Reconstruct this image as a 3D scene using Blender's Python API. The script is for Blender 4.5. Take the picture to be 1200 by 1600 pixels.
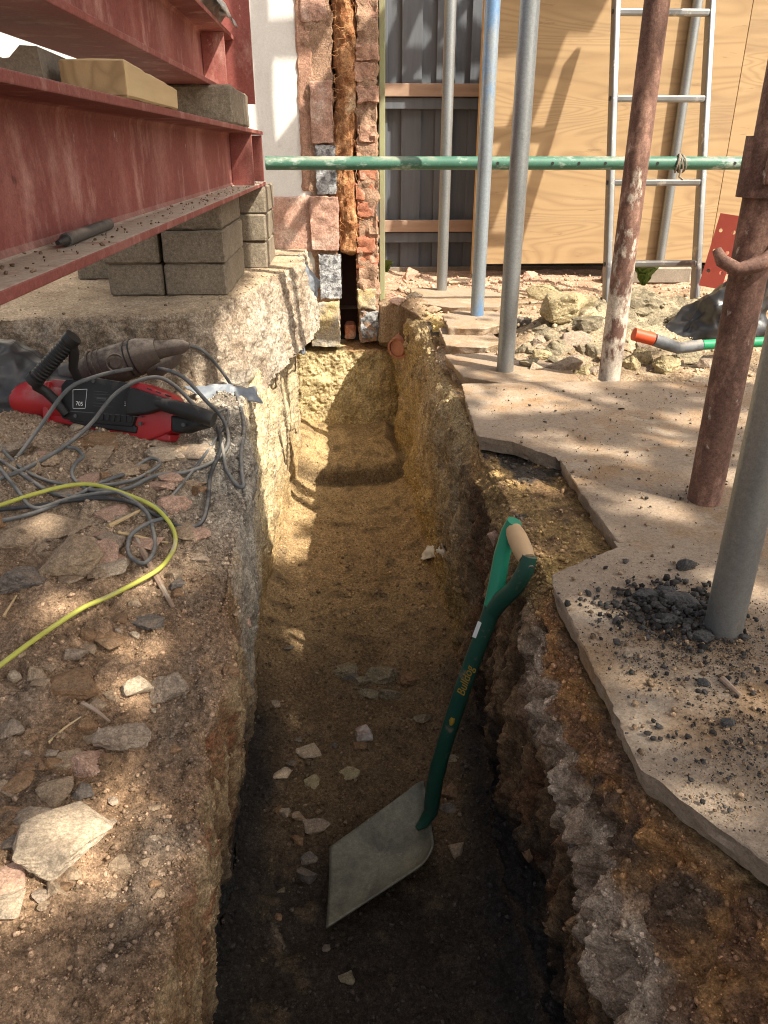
import bpy, bmesh, math, random
import numpy as np
from mathutils import Vector, Matrix, noise as mnoise
from mathutils.bvhtree import BVHTree

for o in list(bpy.data.objects):
    bpy.data.objects.remove(o, do_unlink=True)
SC = bpy.context.scene
COL = SC.collection
R_ = math.radians

# ------------------------------------------------------------------ camera
CAM_H, PITCH, YAW, FPX = 0.58, R_(25.2), R_(-2.9), 1200.0
cd = bpy.data.cameras.new('camera')
cam = bpy.data.objects.new('camera', cd)
COL.objects.link(cam)
cam.location = (0, 0, CAM_H)
cam.rotation_euler = (math.pi / 2 - PITCH, 0, YAW)
cd.sensor_fit = 'VERTICAL'
cd.sensor_height = 24.0
cd.lens = 24.0 * FPX / 1600.0
cd.clip_start = 0.02
cd.clip_end = 2000
SC.camera = cam

# ------------------------------------------------------------------ sky, sun, exposure
SUN = Vector((1.0, -0.80, 1.46))            # towards the sun
w = bpy.data.worlds.new('World')
SC.world = w
w.use_nodes = True
nt = w.node_tree
bg = nt.nodes['Background']
sky = nt.nodes.new('ShaderNodeTexSky')
sky.sky_type = 'NISHITA'
sky.sun_disc = False
sky.sun_elevation = math.atan2(SUN.z, math.hypot(SUN.x, SUN.y))
sky.sun_rotation = math.atan2(SUN.x, SUN.y)
sky.dust_density = 5.0
sky.air_density = 0.7
sky.ozone_density = 0.6
hs_ = nt.nodes.new('ShaderNodeHueSaturation')
hs_.inputs['Saturation'].default_value = 0.55
nt.links.new(sky.outputs[0], hs_.inputs['Color'])
nt.links.new(hs_.outputs[0], bg.inputs[0])
bg.inputs[1].default_value = 0.12
sl = bpy.data.lights.new('sun', 'SUN')
sl.energy = 4.8
sl.angle = R_(0.55)
sl.color = (1.0, 0.94, 0.85)
sun = bpy.data.objects.new('sun', sl)
COL.objects.link(sun)
sun.rotation_euler = SUN.to_track_quat('Z', 'Y').to_euler()
vs = SC.view_settings
vs.view_transform = 'Standard'
vs.look = 'None'
vs.exposure = 1.05
vs.gamma = 1.0
vs.use_curve_mapping = False
vs.use_white_balance = True
vs.white_balance_temperature = 6900
vs.white_balance_tint = 8
SC.cycles.max_bounces = 8
SC.cycles.diffuse_bounces = 5
SC.cycles.use_denoising = True
SC.cycles.denoising_prefilter = 'NONE'
SC.cycles.filter_width = 1.1

# ------------------------------------------------------------------ layout helper: photo pixel -> point in the place
_F = np.array([math.sin(-YAW) * math.cos(PITCH), math.cos(YAW) * math.cos(PITCH), -math.sin(PITCH)])
_Rt = np.array([math.cos(YAW), math.sin(YAW), 0.0])
_U = np.cross(_Rt, _F)
EYE = np.array([0, 0, CAM_H])
def ray(px, py):
    return _F + _Rt * (px - 600) / FPX - _U * (py - 800) / FPX
def pz(px, py, z):
    d = ray(px, py); t = (z - CAM_H) / d[2]
    return Vector(EYE + d * t)
def pY(px, py, Y):
    d = ray(px, py); t = Y / d[1]
    return Vector(EYE + d * t)
def pX(px, py, X):
    d = ray(px, py); t = X / d[0]
    return Vector(EYE + d * t)
def zdepth(p):
    return float((np.array(p) - EYE) @ _F)

# ------------------------------------------------------------------ numpy noise
_rs = np.random.RandomState(7)
_PERM = np.concatenate([_rs.permutation(512)] * 3)
_VAL = _rs.rand(512) * 2 - 1
def vnoise(P):
    P = np.asarray(P, float)
    i = np.floor(P).astype(np.int64)
    f = P - i
    u = f * f * f * (f * (f * 6 - 15) + 10)
    i &= 511
    i1 = (i + 1) & 511
    def h(a, b, c):
        return _VAL[_PERM[_PERM[_PERM[a] + b] + c]]
    x0, y0, z0 = i[..., 0], i[..., 1], i[..., 2]
    x1, y1, z1 = i1[..., 0], i1[..., 1], i1[..., 2]
    ux, uy, uz = u[..., 0], u[..., 1], u[..., 2]
    a = h(x0, y0, z0) * (1 - ux) + h(x1, y0, z0) * ux
    b = h(x0, y1, z0) * (1 - ux) + h(x1, y1, z0) * ux
    c = h(x0, y0, z1) * (1 - ux) + h(x1, y0, z1) * ux
    d = h(x0, y1, z1) * (1 - ux) + h(x1, y1, z1) * ux
    return (a * (1 - uy) + b * uy) * (1 - uz) + (c * (1 - uy) + d * uy) * uz
def fbm(P, octs=4, gain=0.5):
    P = np.asarray(P, float)
    s, a, n = 0, 1.0, 0.0
    for k in range(octs):
        s = s + a * vnoise(P * (2.03 ** k) + 17.3 * k)
        n += a; a *= gain
    return s / n
def ridged(P, octs=3):
    P = np.asarray(P, float)
    s, a, n = 0, 1.0, 0.0
    for k in range(octs):
        s = s + a * (1 - 2 * np.abs(vnoise(P * (2.1 ** k) + 9.1 * k)))
        n += a; a *= 0.5
    return s / n
def worley(P):
    P = np.asarray(P, float)
    ip = np.floor(P).astype(np.int64)
    best = np.full(P.shape[:-1], 9.0)
    for dx in (-1, 0, 1):
        for dy in (-1, 0, 1):
            for dz in (-1, 0, 1):
                c = ip + np.array([dx, dy, dz])
                m = c & 511
                k = _PERM[_PERM[_PERM[m[..., 0]] + m[..., 1]] + m[..., 2]]
                q = np.stack([c[..., 0] + 0.5 + 0.45 * _VAL[k], c[..., 1] + 0.5 + 0.45 * _VAL[(k + 131) & 511],
                              c[..., 2] + 0.5 + 0.45 * _VAL[(k + 257) & 511]], -1)
                best = np.minimum(best, ((P - q) ** 2).sum(-1))
    return np.sqrt(best)
def sstep(a, b, x):
    t = np.clip((np.asarray(x, float) - a) / (b - a), 0, 1)
    return t * t * (3 - 2 * t)

# ------------------------------------------------------------------ materials
MATS = {}
def _n(t, kind, **kw):
    n = t.nodes.new(kind)
    for k, v in kw.items():
        setattr(n, k, v)
    return n
def pmat(name, c, c2=None, scale=8.0, rough=0.85, metal=0.0, bump=0.3, bscale=60.0, bdist=0.004, dust=0.0,
         dustc=(0.40, 0.33, 0.26), spots=(), stretch=(1, 1, 1), attr=False, spec=0.3, contrast=0.5, trans=0.0, grain=None, fine=0.0, fscale=1.0, splash=None):
    m = bpy.data.materials.new(name)
    m.use_nodes = True
    t = m.node_tree
    p = t.nodes['Principled BSDF']
    L = t.links.new
    p.inputs['Roughness'].default_value = rough
    p.inputs['Metallic'].default_value = metal
    p.inputs['Specular IOR Level'].default_value = spec
    tc = _n(t, 'ShaderNodeTexCoord')
    mp = _n(t, 'ShaderNodeMapping')
    mp.inputs['Scale'].default_value = stretch
    L(tc.outputs['Object'], mp.inputs[0])
    def noise(sc, det=7, ro=0.6, dist=0.0, vec=None):
        q = _n(t, 'ShaderNodeTexNoise')
        q.inputs['Scale'].default_value = sc
        q.inputs['Detail'].default_value = det
        q.inputs['Roughness'].default_value = ro
        q.inputs['Distortion'].default_value = dist
        L((vec or mp).outputs[0], q.inputs['Vector'])
        return q
    def ramp(src, lo, hi):
        r = _n(t, 'ShaderNodeMapRange')
        r.inputs[1].default_value = lo
        r.inputs[2].default_value = hi
        L(src, r.inputs[0])
        return r.outputs[0]
    def mix(fac, a, b, blend='MIX'):
        x = _n(t, 'ShaderNodeMix', data_type='RGBA', blend_type=blend)
        if isinstance(fac, float): x.inputs[0].default_value = fac
        else: L(fac, x.inputs[0])
        for v, k in ((a, 6), (b, 7)):
            if isinstance(v, tuple): x.inputs[k].default_value = (*v[:3], 1)
            else: L(v, x.inputs[k])
        return x.outputs[2]
    c2 = c2 or tuple(v * 0.65 for v in c)
    n1 = noise(scale)
    if attr:
        a = _n(t, 'ShaderNodeAttribute', attribute_name='Col')
        nf = noise(scale * 9, 5, 0.7)
        v1 = mix(ramp(n1.outputs[0], 0.3, 0.7), (0.72, 0.70, 0.68), (1.25, 1.25, 1.25))
        v2 = mix(ramp(nf.outputs[0], 0.3, 0.7), (0.62, 0.60, 0.58), (1.32, 1.33, 1.34))
        col = mix(1.0, mix(1.0, a.outputs[0], v1, 'MULTIPLY'), v2, 'MULTIPLY')
    else:
        lo = 0.5 - 0.25 / max(contrast, 0.05) * 0.5
        col = mix(ramp(n1.outputs[0], lo, 1 - lo), c2, c)
        if grain:
            wv = _n(t, 'ShaderNodeTexNoise')
            mg = _n(t, 'ShaderNodeMapping'); mg.inputs['Scale'].default_value = grain[0]
            L(tc.outputs['Object'], mg.inputs[0]); L(mg.outputs[0], wv.inputs['Vector'])
            wv.inputs['Scale'].default_value = grain[1]; wv.inputs['Detail'].default_value = 2; wv.inputs['Distortion'].default_value = grain[4]
            fr = _n(t, 'ShaderNodeMath', operation='MULTIPLY'); fr.inputs[1].default_value = grain[2]
            L(wv.outputs[0], fr.inputs[0])
            f2 = _n(t, 'ShaderNodeMath', operation='PINGPONG'); f2.inputs[1].default_value = 0.5
            L(fr.outputs[0], f2.inputs[0])
            col = mix(ramp(f2.outputs[0], 0.0, 0.34), mix(0.5, col, grain[3], 'MIX'), col)
    if attr: fine = fine or 0.55
    def mottle(col, sc, a):
        q = _n(t, 'ShaderNodeTexNoise'); q.inputs['Scale'].default_value = sc; q.inputs['Detail'].default_value = 3; q.inputs['Roughness'].default_value = .75
        L(tc.outputs['Object'], q.inputs['Vector'])
        return mix(1.0, col, mix(ramp(q.outputs[0], 0.32, 0.68), (1 - a,) * 3, (1 + a,) * 3), 'MULTIPLY')
    for sc_, (sc, ss, lo, hi) in spots:
        q = noise(ss, 6, 0.65)
        col = mix(ramp(q.outputs[0], lo, hi), col, sc)
    if dust > 0:
        g = _n(t, 'ShaderNodeNewGeometry')
        sx = _n(t, 'ShaderNodeSeparateXYZ')
        L(g.outputs['Normal'], sx.inputs[0])
        q = noise(14.0, 6, 0.65)
        mu = _n(t, 'ShaderNodeMath', operation='MULTIPLY')
        L(ramp(sx.outputs[2], 0.25, 0.95), mu.inputs[0])
        L(ramp(q.outputs[0], 0.62 - 0.4 * dust, 0.80 - 0.4 * dust), mu.inputs[1])
        col = mix(mu.outputs[0], col, dustc)
    if splash:
        sz_ = _n(t, 'ShaderNodeSeparateXYZ'); L(tc.outputs['Object'], sz_.inputs[0])
        q = noise(splash[3], 6, .65)
        ad = _n(t, 'ShaderNodeMath', operation='MULTIPLY_ADD'); ad.inputs[1].default_value = -splash[1]; ad.inputs[2].default_value = splash[0]
        L(sz_.outputs[2], ad.inputs[0])
        a2 = _n(t, 'ShaderNodeMath', operation='ADD'); L(ad.outputs[0], a2.inputs[0]); L(q.outputs[0], a2.inputs[1])
        col = mix(ramp(a2.outputs[0], .60, .68), col, splash[2])
    if fine > 0:
        col = mottle(col, 130 * fscale, fine * .75)
        col = mottle(col, 420 * fscale, fine * .8)
    L(col, p.inputs['Base Color'])
    if bump > 0:
        b = _n(t, 'ShaderNodeBump')
        b.inputs['Strength'].default_value = bump
        b.inputs['Distance'].default_value = bdist
        q = noise(bscale, 8, 0.7)
        L(q.outputs[0], b.inputs['Height'])
        L(b.outputs[0], p.inputs['Normal'])
        rr = _n(t, 'ShaderNodeMapRange')
        rr.inputs[3].default_value = max(0.05, rough - 0.12)
        rr.inputs[4].default_value = min(1.0, rough + 0.12)
        L(n1.outputs[0], rr.inputs[0]); L(rr.outputs[0], p.inputs['Roughness'])
    MATS[name] = m
    return m

S0 = 'spot'
pmat('soil', (.2, .12, .07), attr=True, scale=14, bump=0.9, bscale=160, bdist=0.006, rough=0.97, spec=0.12)
pmat('crumb', (.2, .12, .07), attr=True, scale=40, bump=0.5, bscale=220, bdist=0.003, rough=0.97, spec=0.12)
pmat('site_ground', (.30, .23, .16), (.2, .14, .09), scale=6, bump=0.8, bscale=90, rough=0.96, spec=.15, fine=0.45, fscale=1.0)
pmat('slab_concrete', (.40, .33, .245), (.29, .22, .155), scale=9, bump=0.9, bscale=110, bdist=.006, rough=0.95, spec=.15,
     spots=((S0, ((.47, .41, .33), 3.5, .5, .66)), (S0, ((.17, .13, .10), 34, .60, .70))), fine=0.45, fscale=1.0)
pmat('paving', (.355, .28, .212), (.265, .20, .145), scale=7, bump=0.6, bscale=150, bdist=.003, rough=0.94, spec=.15,
     spots=((S0, ((.29, .185, .105), 4.0, .47, .64)), (S0, ((.41, .35, .28), 3.2, .56, .70)), (S0, ((.10, .085, .075), 5.5, .60, .74)), (S0, ((.15, .125, .11), 55, .66, .74))), fine=0.26, fscale=1.0)
pmat('footing', (.50, .38, .19), (.34, .25, .12), scale=10, bump=0.9, bscale=90, bdist=.008, rough=0.96, spec=.12, fine=0.45, fscale=1.0)
pmat('block_grey', (.245, .205, .155), (.165, .135, .10), scale=14, bump=0.8, bscale=140, bdist=.004, rough=0.95, spec=.15, fine=0.38, fscale=0.7)
pmat('block_clinker', (.50, .50, .50), (.16, .16, .17), scale=55, bump=1.0, bscale=90, bdist=.012, rough=0.95, contrast=1.5, spec=.2)
pmat('block_pink', (.47, .29, .22), (.35, .20, .15), scale=12, bump=0.8, bscale=80, bdist=.006, rough=0.95, spec=.15,
     spots=((S0, ((.52, .38, .31), 5, .52, .62)),), fine=0.38, fscale=0.7)
pmat('block_ochre', (.55, .42, .22), (.42, .38, .32), scale=11, bump=1.0, bscale=90, bdist=.008, rough=0.95, contrast=1.1, spec=.15, fine=0.38, fscale=0.7)
pmat('brick_red', (.48, .20, .115), (.34, .13, .08), scale=16, bump=0.8, bscale=90, bdist=.006, rough=0.93, spec=.2,
     spots=((S0, ((.52, .33, .25), 9, .52, .62)),), fine=0.38, fscale=0.7)
pmat('brick_pale', (.46, .275, .195), (.35, .195, .135), scale=16, bump=0.8, bscale=90, bdist=.006, rough=0.93, spec=.2, fine=0.38, fscale=0.7)
pmat('mortar', (.42, .275, .19), (.29, .175, .115), scale=30, bump=1.0, bscale=120, bdist=.008, rough=0.97, spec=.15, fine=0.38, fscale=0.7)
pmat('plaster_white', (.74, .72, .68), (.64, .61, .57), scale=5, bump=0.25, bscale=60, rough=0.9, spec=.2,
     spots=((S0, ((.50, .40, .33), 4, .62, .76)), (S0, ((.25, .22, .2), 60, .72, .76))), fine=0.08, fscale=1.0)
pmat('wool', (.52, .28, .14), (.30, .13, .06), scale=22, bump=1.0, bscale=70, bdist=.012, rough=1.0, spec=.05, contrast=1.1,
     spots=((S0, ((.66, .50, .33), 9, .58, .70)),), fine=0.45, fscale=0.6)
pmat('cavity_dark', (.13, .06, .04), (.09, .04, .03), scale=12, bump=.5, rough=.97)
pmat('red_oxide', (.265, .078, .066), (.19, .058, .05), scale=5, rough=0.72, bump=0.3, bscale=90, bdist=.002, spec=.22, dust=0.85,
     spots=((S0, ((.36, .165, .14), 3.2, .50, .72)), (S0, ((.40, .20, .17), 12, .54, .68)), (S0, ((.44, .30, .26), 26, .665, .71)), (S0, ((.14, .05, .045), 40, .66, .71))), stretch=(1, 1, .5), fine=0.22, fscale=1.0)
pmat('red_plate', (.40, .075, .05), (.33, .06, .045), scale=8, rough=0.55, bump=0.15, dust=.4)
pmat('galv', (.33, .345, .345), (.235, .25, .255), scale=9, rough=0.42, metal=0.75, bump=0.15, bscale=120, bdist=.001, spec=.5, stretch=(1, 1, .35),
     spots=((S0, ((.34, .31, .27), 7, .56, .70)), (S0, ((.17, .175, .175), 30, .64, .70))), fine=0.15, fscale=1.0)
pmat('galv_blue', (.32, .36, .39), (.24, .275, .30), scale=9, rough=0.45, metal=0.5, bump=0.15, bscale=120, bdist=.001, spec=.5, stretch=(1, 1, .3),
     spots=((S0, ((.15, .28, .47), 8, .50, .60)),), fine=0.15, fscale=1.0)
pmat('green_paint', (.06, .165, .115), (.04, .12, .085), scale=7, rough=0.5, bump=0.2, bscale=100, bdist=.001, spec=.4, dust=.35,
     spots=((S0, ((.30, .38, .32), 24, .57, .68)),), stretch=(.5, 1, 1), fine=0.15, fscale=1.0)
pmat('prop_rust', (.185, .098, .072), (.105, .058, .045), scale=10, rough=0.7, bump=0.6, bscale=80, bdist=.002, spec=.3, stretch=(1, 1, .5),
     spots=((S0, ((.33, .19, .14), 16, .50, .64)), (S0, ((.07, .04, .035), 11, .58, .70)), (S0, ((.50, .43, .36), 34, .635, .69))), fine=0.4, fscale=0.8)
pmat('prop_splash', (.185, .098, .072), (.105, .058, .045), scale=10, rough=0.75, bump=0.7, bscale=80, bdist=.002, spec=.25, stretch=(1, 1, .5), spots=((S0, ((.33, .19, .14), 16, .50, .64)), (S0, ((.07, .04, .035), 11, .58, .70))), splash=(.235, .42, (.52, .45, .37), 20), fine=.35, fscale=.8)
pmat('prop_limed', (.42, .33, .26), (.25, .11, .08), scale=16, rough=0.85, bump=0.8, bscale=70, bdist=.004, stretch=(1, 1, .5), contrast=1.2,
     spots=((S0, ((.62, .57, .50), 18, .48, .58)),), fine=0.4, fscale=0.8)
pmat('plywood', (.41, .285, .158), (.335, .222, .115), scale=2.4, rough=0.75, bump=0.12, bscale=50, bdist=.001, spec=.25, stretch=(.7, 1, 5),
     grain=((.34, 1, 2.5), 1.3, 24.0, (.24, .15, .08), 0.9), spots=((S0, ((.25, .17, .10), 1.1, .52, .74)), (S0, ((.22, .14, .075), 9, .60, .74))))
pmat('timber_pale', (.60, .45, .25), (.46, .32, .165), scale=7, rough=0.8, bump=.35, bscale=40, bdist=.002, stretch=(4, .5, 4), dust=.3)
pmat('end_grain', (.44, .30, .165), (.34, .22, .115), scale=30, rough=.9, bump=.4, bscale=80, bdist=.002, grain=((1, 1, 1), 14.0, 9.0, (.20, .12, .06), 0.2))
pmat('timber_brown', (.37, .26, .19), (.25, .165, .115), scale=7, rough=0.85, bump=.35, bscale=40, bdist=.002, stretch=(.6, 4, 4), dust=.3)
pmat('timber_grey', (.25, .21, .165), (.16, .13, .10), scale=9, rough=0.9, bump=.5, bscale=60, bdist=.003, dust=.5, fine=0.22, fscale=1.0)
pmat('fence_grey', (.125, .138, .158), (.085, .094, .108), scale=9, rough=0.75, bump=.3, bscale=60, bdist=.002, stretch=(5, 1, .5))
pmat('moss_post', (.30, .33, .16), (.20, .17, .12), scale=9, rough=0.95, bump=.6, bscale=60, stretch=(1, 1, .4))
pmat('alu', (.29, .29, .285), (.21, .21, .205), scale=9, rough=0.42, metal=0.85, bump=0.15, bscale=130, bdist=.001, spots=((S0, ((.52, .48, .42), 20, .58, .68)),))
pmat('bag_black', (.018, .018, .020), (.03, .03, .032), scale=9, rough=0.36, bump=.25, bscale=40, bdist=.004, spec=.5, dust=.06, dustc=(.2, .17, .14))
pmat('tool_red', (.42, .018, .022), (.33, .015, .02), scale=12, rough=0.38, bump=0.08, bscale=80, bdist=.001, spec=.5, dust=.35, dustc=(.36, .24, .2))
pmat('tool_black', (.012, .012, .0125), (.022, .021, .020), scale=14, rough=0.5, bump=0.15, bscale=120, bdist=.001, spec=.4, dust=.08, dustc=(.2, .17, .14))
pmat('tool_grey', (.12, .115, .11), (.08, .075, .07), scale=20, rough=.5, metal=.4, bump=.2, dust=.3)
pmat('tool_old', (.105, .078, .062), (.055, .042, .036), scale=12, rough=0.7, bump=0.3, bscale=90, bdist=.002, dust=.6, fine=0.22, fscale=1.0)
pmat('ink_white', (.75, .75, .73), (.7, .7, .68), rough=.6, bump=0)
pmat('ink_gold', (.36, .22, .03), (.26, .16, .025), rough=.5, bump=0)
pmat('cable_grey', (.13, .135, .135), (.085, .088, .09), scale=30, rough=.6, bump=.1, dust=.5, dustc=(.30, .27, .23))
pmat('cable_dark', (.045, .047, .05), (.03, .03, .032), scale=30, rough=.55, bump=.1, dust=.35, dustc=(.22, .2, .18))
pmat('cable_yellow', (.52, .52, .10), (.42, .42, .08), scale=30, rough=.5, bump=.1, dust=.2)
pmat('membrane', (.21, .235, .27), (.12, .135, .155), scale=14, rough=.45, bump=.5, bscale=40, bdist=.005, dust=.35, dustc=(.45, .43, .4))
pmat('membrane_dark', (.10, .105, .115), (.06, .063, .07), scale=14, rough=.45, bump=.5, bscale=40, bdist=.005, dust=.45, dustc=(.42, .4, .37))
pmat('shovel_green', (.012, .068, .046), (.01, .05, .036), scale=14, rough=0.45, bump=0.2, bscale=90, bdist=.001, spec=.4, dust=.3, dustc=(.25, .2, .15), spots=((S0, ((.16, .13, .09), 26, .60, .70)), (S0, ((.10, .11, .09), 90, .66, .72))))
pmat('shovel_green_bright', (.02, .26, .15), (.015, .2, .12), scale=14, rough=0.4, bump=0.08)
pmat('shovel_steel', (.16, .155, .125), (.105, .10, .08), scale=10, rough=0.55, metal=.25, bump=0.3, bscale=220, bdist=.002, dust=.5, dustc=(.215, .205, .155), spots=((S0, ((.10, .08, .055), 17, .53, .66)), (S0, ((.30, .29, .26), 40, .64, .70))), fine=0.22, fscale=1.0)
pmat('ash_wood', (.56, .38, .22), (.45, .29, .155), scale=8, rough=.6, bump=.15, stretch=(2, 2, 2))
pmat('orange_grip', (.62, .085, .03), (.5, .07, .025), scale=12, rough=.5, bump=.1, dust=.2)
pmat('grip_grey', (.20, .21, .22), (.07, .075, .08), scale=34, rough=.6, bump=.2, dust=.5)
pmat('grip_green', (.02, .27, .12), (.015, .22, .1), scale=12, rough=.45, bump=.1)
pmat('clay', (.47, .21, .13), (.36, .15, .09), scale=14, rough=.85, bump=.4, bscale=60, fine=0.15, fscale=1.0)
pmat('orange_stain', (.55, .25, .06), (.42, .2, .06), scale=24, rough=.95, bump=.6)
pmat('tissue', (.66, .65, .63), (.55, .54, .52), scale=14, rough=.9, bump=.5, bscale=30)
pmat('leaf', (.10, .17, .035), (.06, .11, .02), scale=12, rough=.6, bump=.1)
pmat('bark', (.14, .10, .07), (.08, .06, .04), scale=14, rough=.95, bump=.8, fine=0.15, fscale=1.0)
pmat('stone_tan', (.42, .32, .225), (.30, .215, .14), scale=18, bump=.9, bscale=90, bdist=.004, rough=.95, spec=.15, dust=.62, dustc=(.27, .19, .125), fine=0.42, fscale=1.0)
pmat('stone_brown', (.30, .185, .105), (.20, .115, .065), scale=18, bump=.9, bscale=90, bdist=.004, rough=.95, spec=.15, dust=.62, dustc=(.22,.14,.085), fine=0.42, fscale=1.0)
pmat('stone_grey', (.36, .29, .225), (.25, .19, .145), scale=18, bump=.9, bscale=90, bdist=.004, rough=.95, spec=.15, dust=.62, dustc=(.28, .21, .15), fine=0.42, fscale=1.0)
pmat('stone_slate', (.19, .165, .145), (.11, .095, .085), scale=18, bump=.9, bscale=90, bdist=.004, rough=.9, dust=.62, dustc=(.20, .15, .11), fine=0.42, fscale=1.0)
pmat('stone_pale', (.50, .41, .305), (.36, .28, .2), scale=14, bump=.8, bscale=90, bdist=.004, rough=.95, spec=.15, dust=.62, dustc=(.40, .31, .22), fine=0.42, fscale=1.0)
pmat('stone_pink', (.52, .35, .27), (.42, .26, .19), scale=14, bump=.8, bscale=90, bdist=.004, rough=.95, spec=.15, dust=.62, dustc=(.34, .22, .155), fine=0.42, fscale=1.0)
pmat('stone_yellow', (.46, .375, .225), (.31, .25, .145), scale=26, bump=1.0, bscale=80, bdist=.006, rough=.96, spec=.12, dust=.62, dustc=(.34, .28, .17), fine=0.42, fscale=1.0)
pmat('stone_olive', (.27, .23, .165), (.18, .15, .10), scale=20, bump=1.0, bscale=80, bdist=.006, rough=.96, spec=.12, dust=.62, dustc=(.28, .23, .15), fine=0.42, fscale=1.0)
pmat('stone_ash', (.055, .053, .052), (.12, .115, .11), scale=40, bump=1.0, bscale=120, bdist=.006, rough=.9, fine=0.42, fscale=1.0)
pmat('stone_marble', (.62, .58, .54), (.30, .20, .17), scale=46, bump=.6, bscale=90, rough=.85, contrast=1.2)

# ------------------------------------------------------------------ mesh helpers
def tag(o, label=None, cat=None, group=None, kind=None):
    if label: o['label'] = label
    if cat: o['category'] = cat
    if group: o['group'] = group
    if kind: o['kind'] = kind
    return o
def empty(name, loc=(0, 0, 0), mtx=None):
    o = bpy.data.objects.new(name, None)
    o.empty_display_size = 0.05
    COL.objects.link(o)
    if mtx is not None: o.matrix_world = mtx
    else: o.location = loc
    return o
def thing(name, label, cat, loc=(0, 0, 0), group=None, mtx=None):
    return tag(empty(name, loc, mtx), label, cat, group)
def link(name, me, mat, parent=None, loc=None):
    o = bpy.data.objects.new(name, me)
    COL.objects.link(o)
    if mat: me.materials.append(MATS[mat])
    if parent: o.parent = parent
    if loc is not None: o.location = loc
    return o
class MB:
    """collects shapes; build() links them as one mesh, shifted so that the origin sits at `org`"""
    def __init__(s): s.v, s.f, s.s = [], [], []
    def add(s, v, f, smooth=False):
        k = len(s.v)
        s.v += [Vector(p) for p in v]
        s.f += [tuple(i + k for i in q) for q in f]
        s.s += [smooth] * len(f)
        return s
    def build(s, name, mat, parent=None, org=None, **tg):
        me = bpy.data.meshes.new(name)
        if org is None and parent is not None and parent.rotation_euler == Matrix.Identity(3).to_euler():
            org = parent.location
            top = parent
            while top.parent: top = top.parent; org = org + top.location
        off = Vector(org) if org is not None else Vector((0, 0, 0))
        me.from_pydata([tuple(p - off) for p in s.v], [], s.f)
        me.polygons.foreach_set('use_smooth', s.s)
        me.update()
        if any(s.s) and not all(s.s) is None:
            try: me.set_sharp_from_angle(angle=R_(38))
            except Exception: pass
        o = link(name, me, mat, parent)
        if parent is None and org is not None: o.location = off
        return tag(o, **tg)
def frame(axis):
    a = Vector(axis).normalized()
    h = Vector((0, 0, 1)) if abs(a.z) < 0.9 else Vector((1, 0, 0))
    x = h.cross(a).normalized()
    return x, a.cross(x), a
def sweep(pts, rads, seg=14, cap=True, squash=None):
    pts = [Vector(p) for p in pts]
    n = len(pts)
    if not hasattr(rads, '__len__'): rads = [rads] * n
    V, Fc = [], []
    x = None
    for i, p in enumerate(pts):
        a = (pts[min(i + 1, n - 1)] - pts[max(i - 1, 0)]).normalized()
        if x is None: x = frame(a)[0]
        x = (x - a * x.dot(a)).normalized()
        y = a.cross(x)
        for k in range(seg):
            t = 2 * math.pi * k / seg
            V.append(p + (x * math.cos(t) + y * math.sin(t)) * rads[i])
    for i in range(n - 1):
        for k in range(seg):
            k2 = (k + 1) % seg
            Fc.append((i * seg + k, i * seg + k2, (i + 1) * seg + k2, (i + 1) * seg + k))
    if cap:
        Fc.append(tuple(range(seg))[::-1]); Fc.append(tuple((n - 1) * seg + k for k in range(seg)))
    return V, Fc
def tube(m, p0, p1, r, seg=18, r1=None):
    v, f = sweep([p0, p1], [r, r if r1 is None else r1], seg)
    m.add(v, f[:-2], True); m.add([], []) 
    k = len(m.v) - len(v)
    m.f += [tuple(i + k for i in q) for q in f[-2:]]; m.s += [False, False]
    return m
def pipe(m, p0, p1, ro, ri, seg=28, jag=0.0, seed=0):
    """hollow tube with wall thickness"""
    x, y, a = frame(Vector(p1) - Vector(p0))
    rnd = random.Random(seed)
    rings = [(p0, ro), (p1, ro), (p1, ri), (p0, ri)]
    V, Fc = [], []
    for p, r in rings:
        for k in range(seg):
            t = 2 * math.pi * k / seg
            V.append(Vector(p) + (x * math.cos(t) + y * math.sin(t)) * r + a * rnd.uniform(-jag, jag))
    for i in range(4):
        j = (i + 1) % 4
        for k in range(seg):
            k2 = (k + 1) % seg
            Fc.append((i * seg + k, i * seg + k2, j * seg + k2, j * seg + k))
    return m.add(V, Fc, True)
def bevel_box(cx, cy, cz, sx, sy, sz, bev=0.003, seg=2, rot=None, jitter=0.0, seed=0):
    bm = bmesh.new()
    bmesh.ops.create_cube(bm, size=1)
    for v in bm.verts:
        v.co = Vector((v.co.x * sx, v.co.y * sy, v.co.z * sz))
    if bev > 0:
        bmesh.ops.bevel(bm, geom=bm.edges[:], offset=bev, segments=seg, affect='EDGES', profile=0.6)
    rnd = random.Random(seed)
    M = rot if rot is not None else Matrix.Identity(3)
    for v in bm.verts:
        if jitter:
            v.co += mnoise.noise_vector(v.co * 25 + Vector((seed, 0, 0))) * jitter
        v.co = M @ v.co + Vector((cx, cy, cz))
    bm.verts.index_update()
    V = [v.co.copy() for v in bm.verts]
    Fc = [tuple(v.index for v in f.verts) for f in bm.faces]
    bm.free()
    return V, Fc
def box(m, x0, x1, y0, y1, z0, z1, bev=0.003, **k):
    v, f = bevel_box((x0 + x1) / 2, (y0 + y1) / 2, (z0 + z1) / 2, abs(x1 - x0), abs(y1 - y0), abs(z1 - z0), bev, **k)
    return m.add(v, f)
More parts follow.
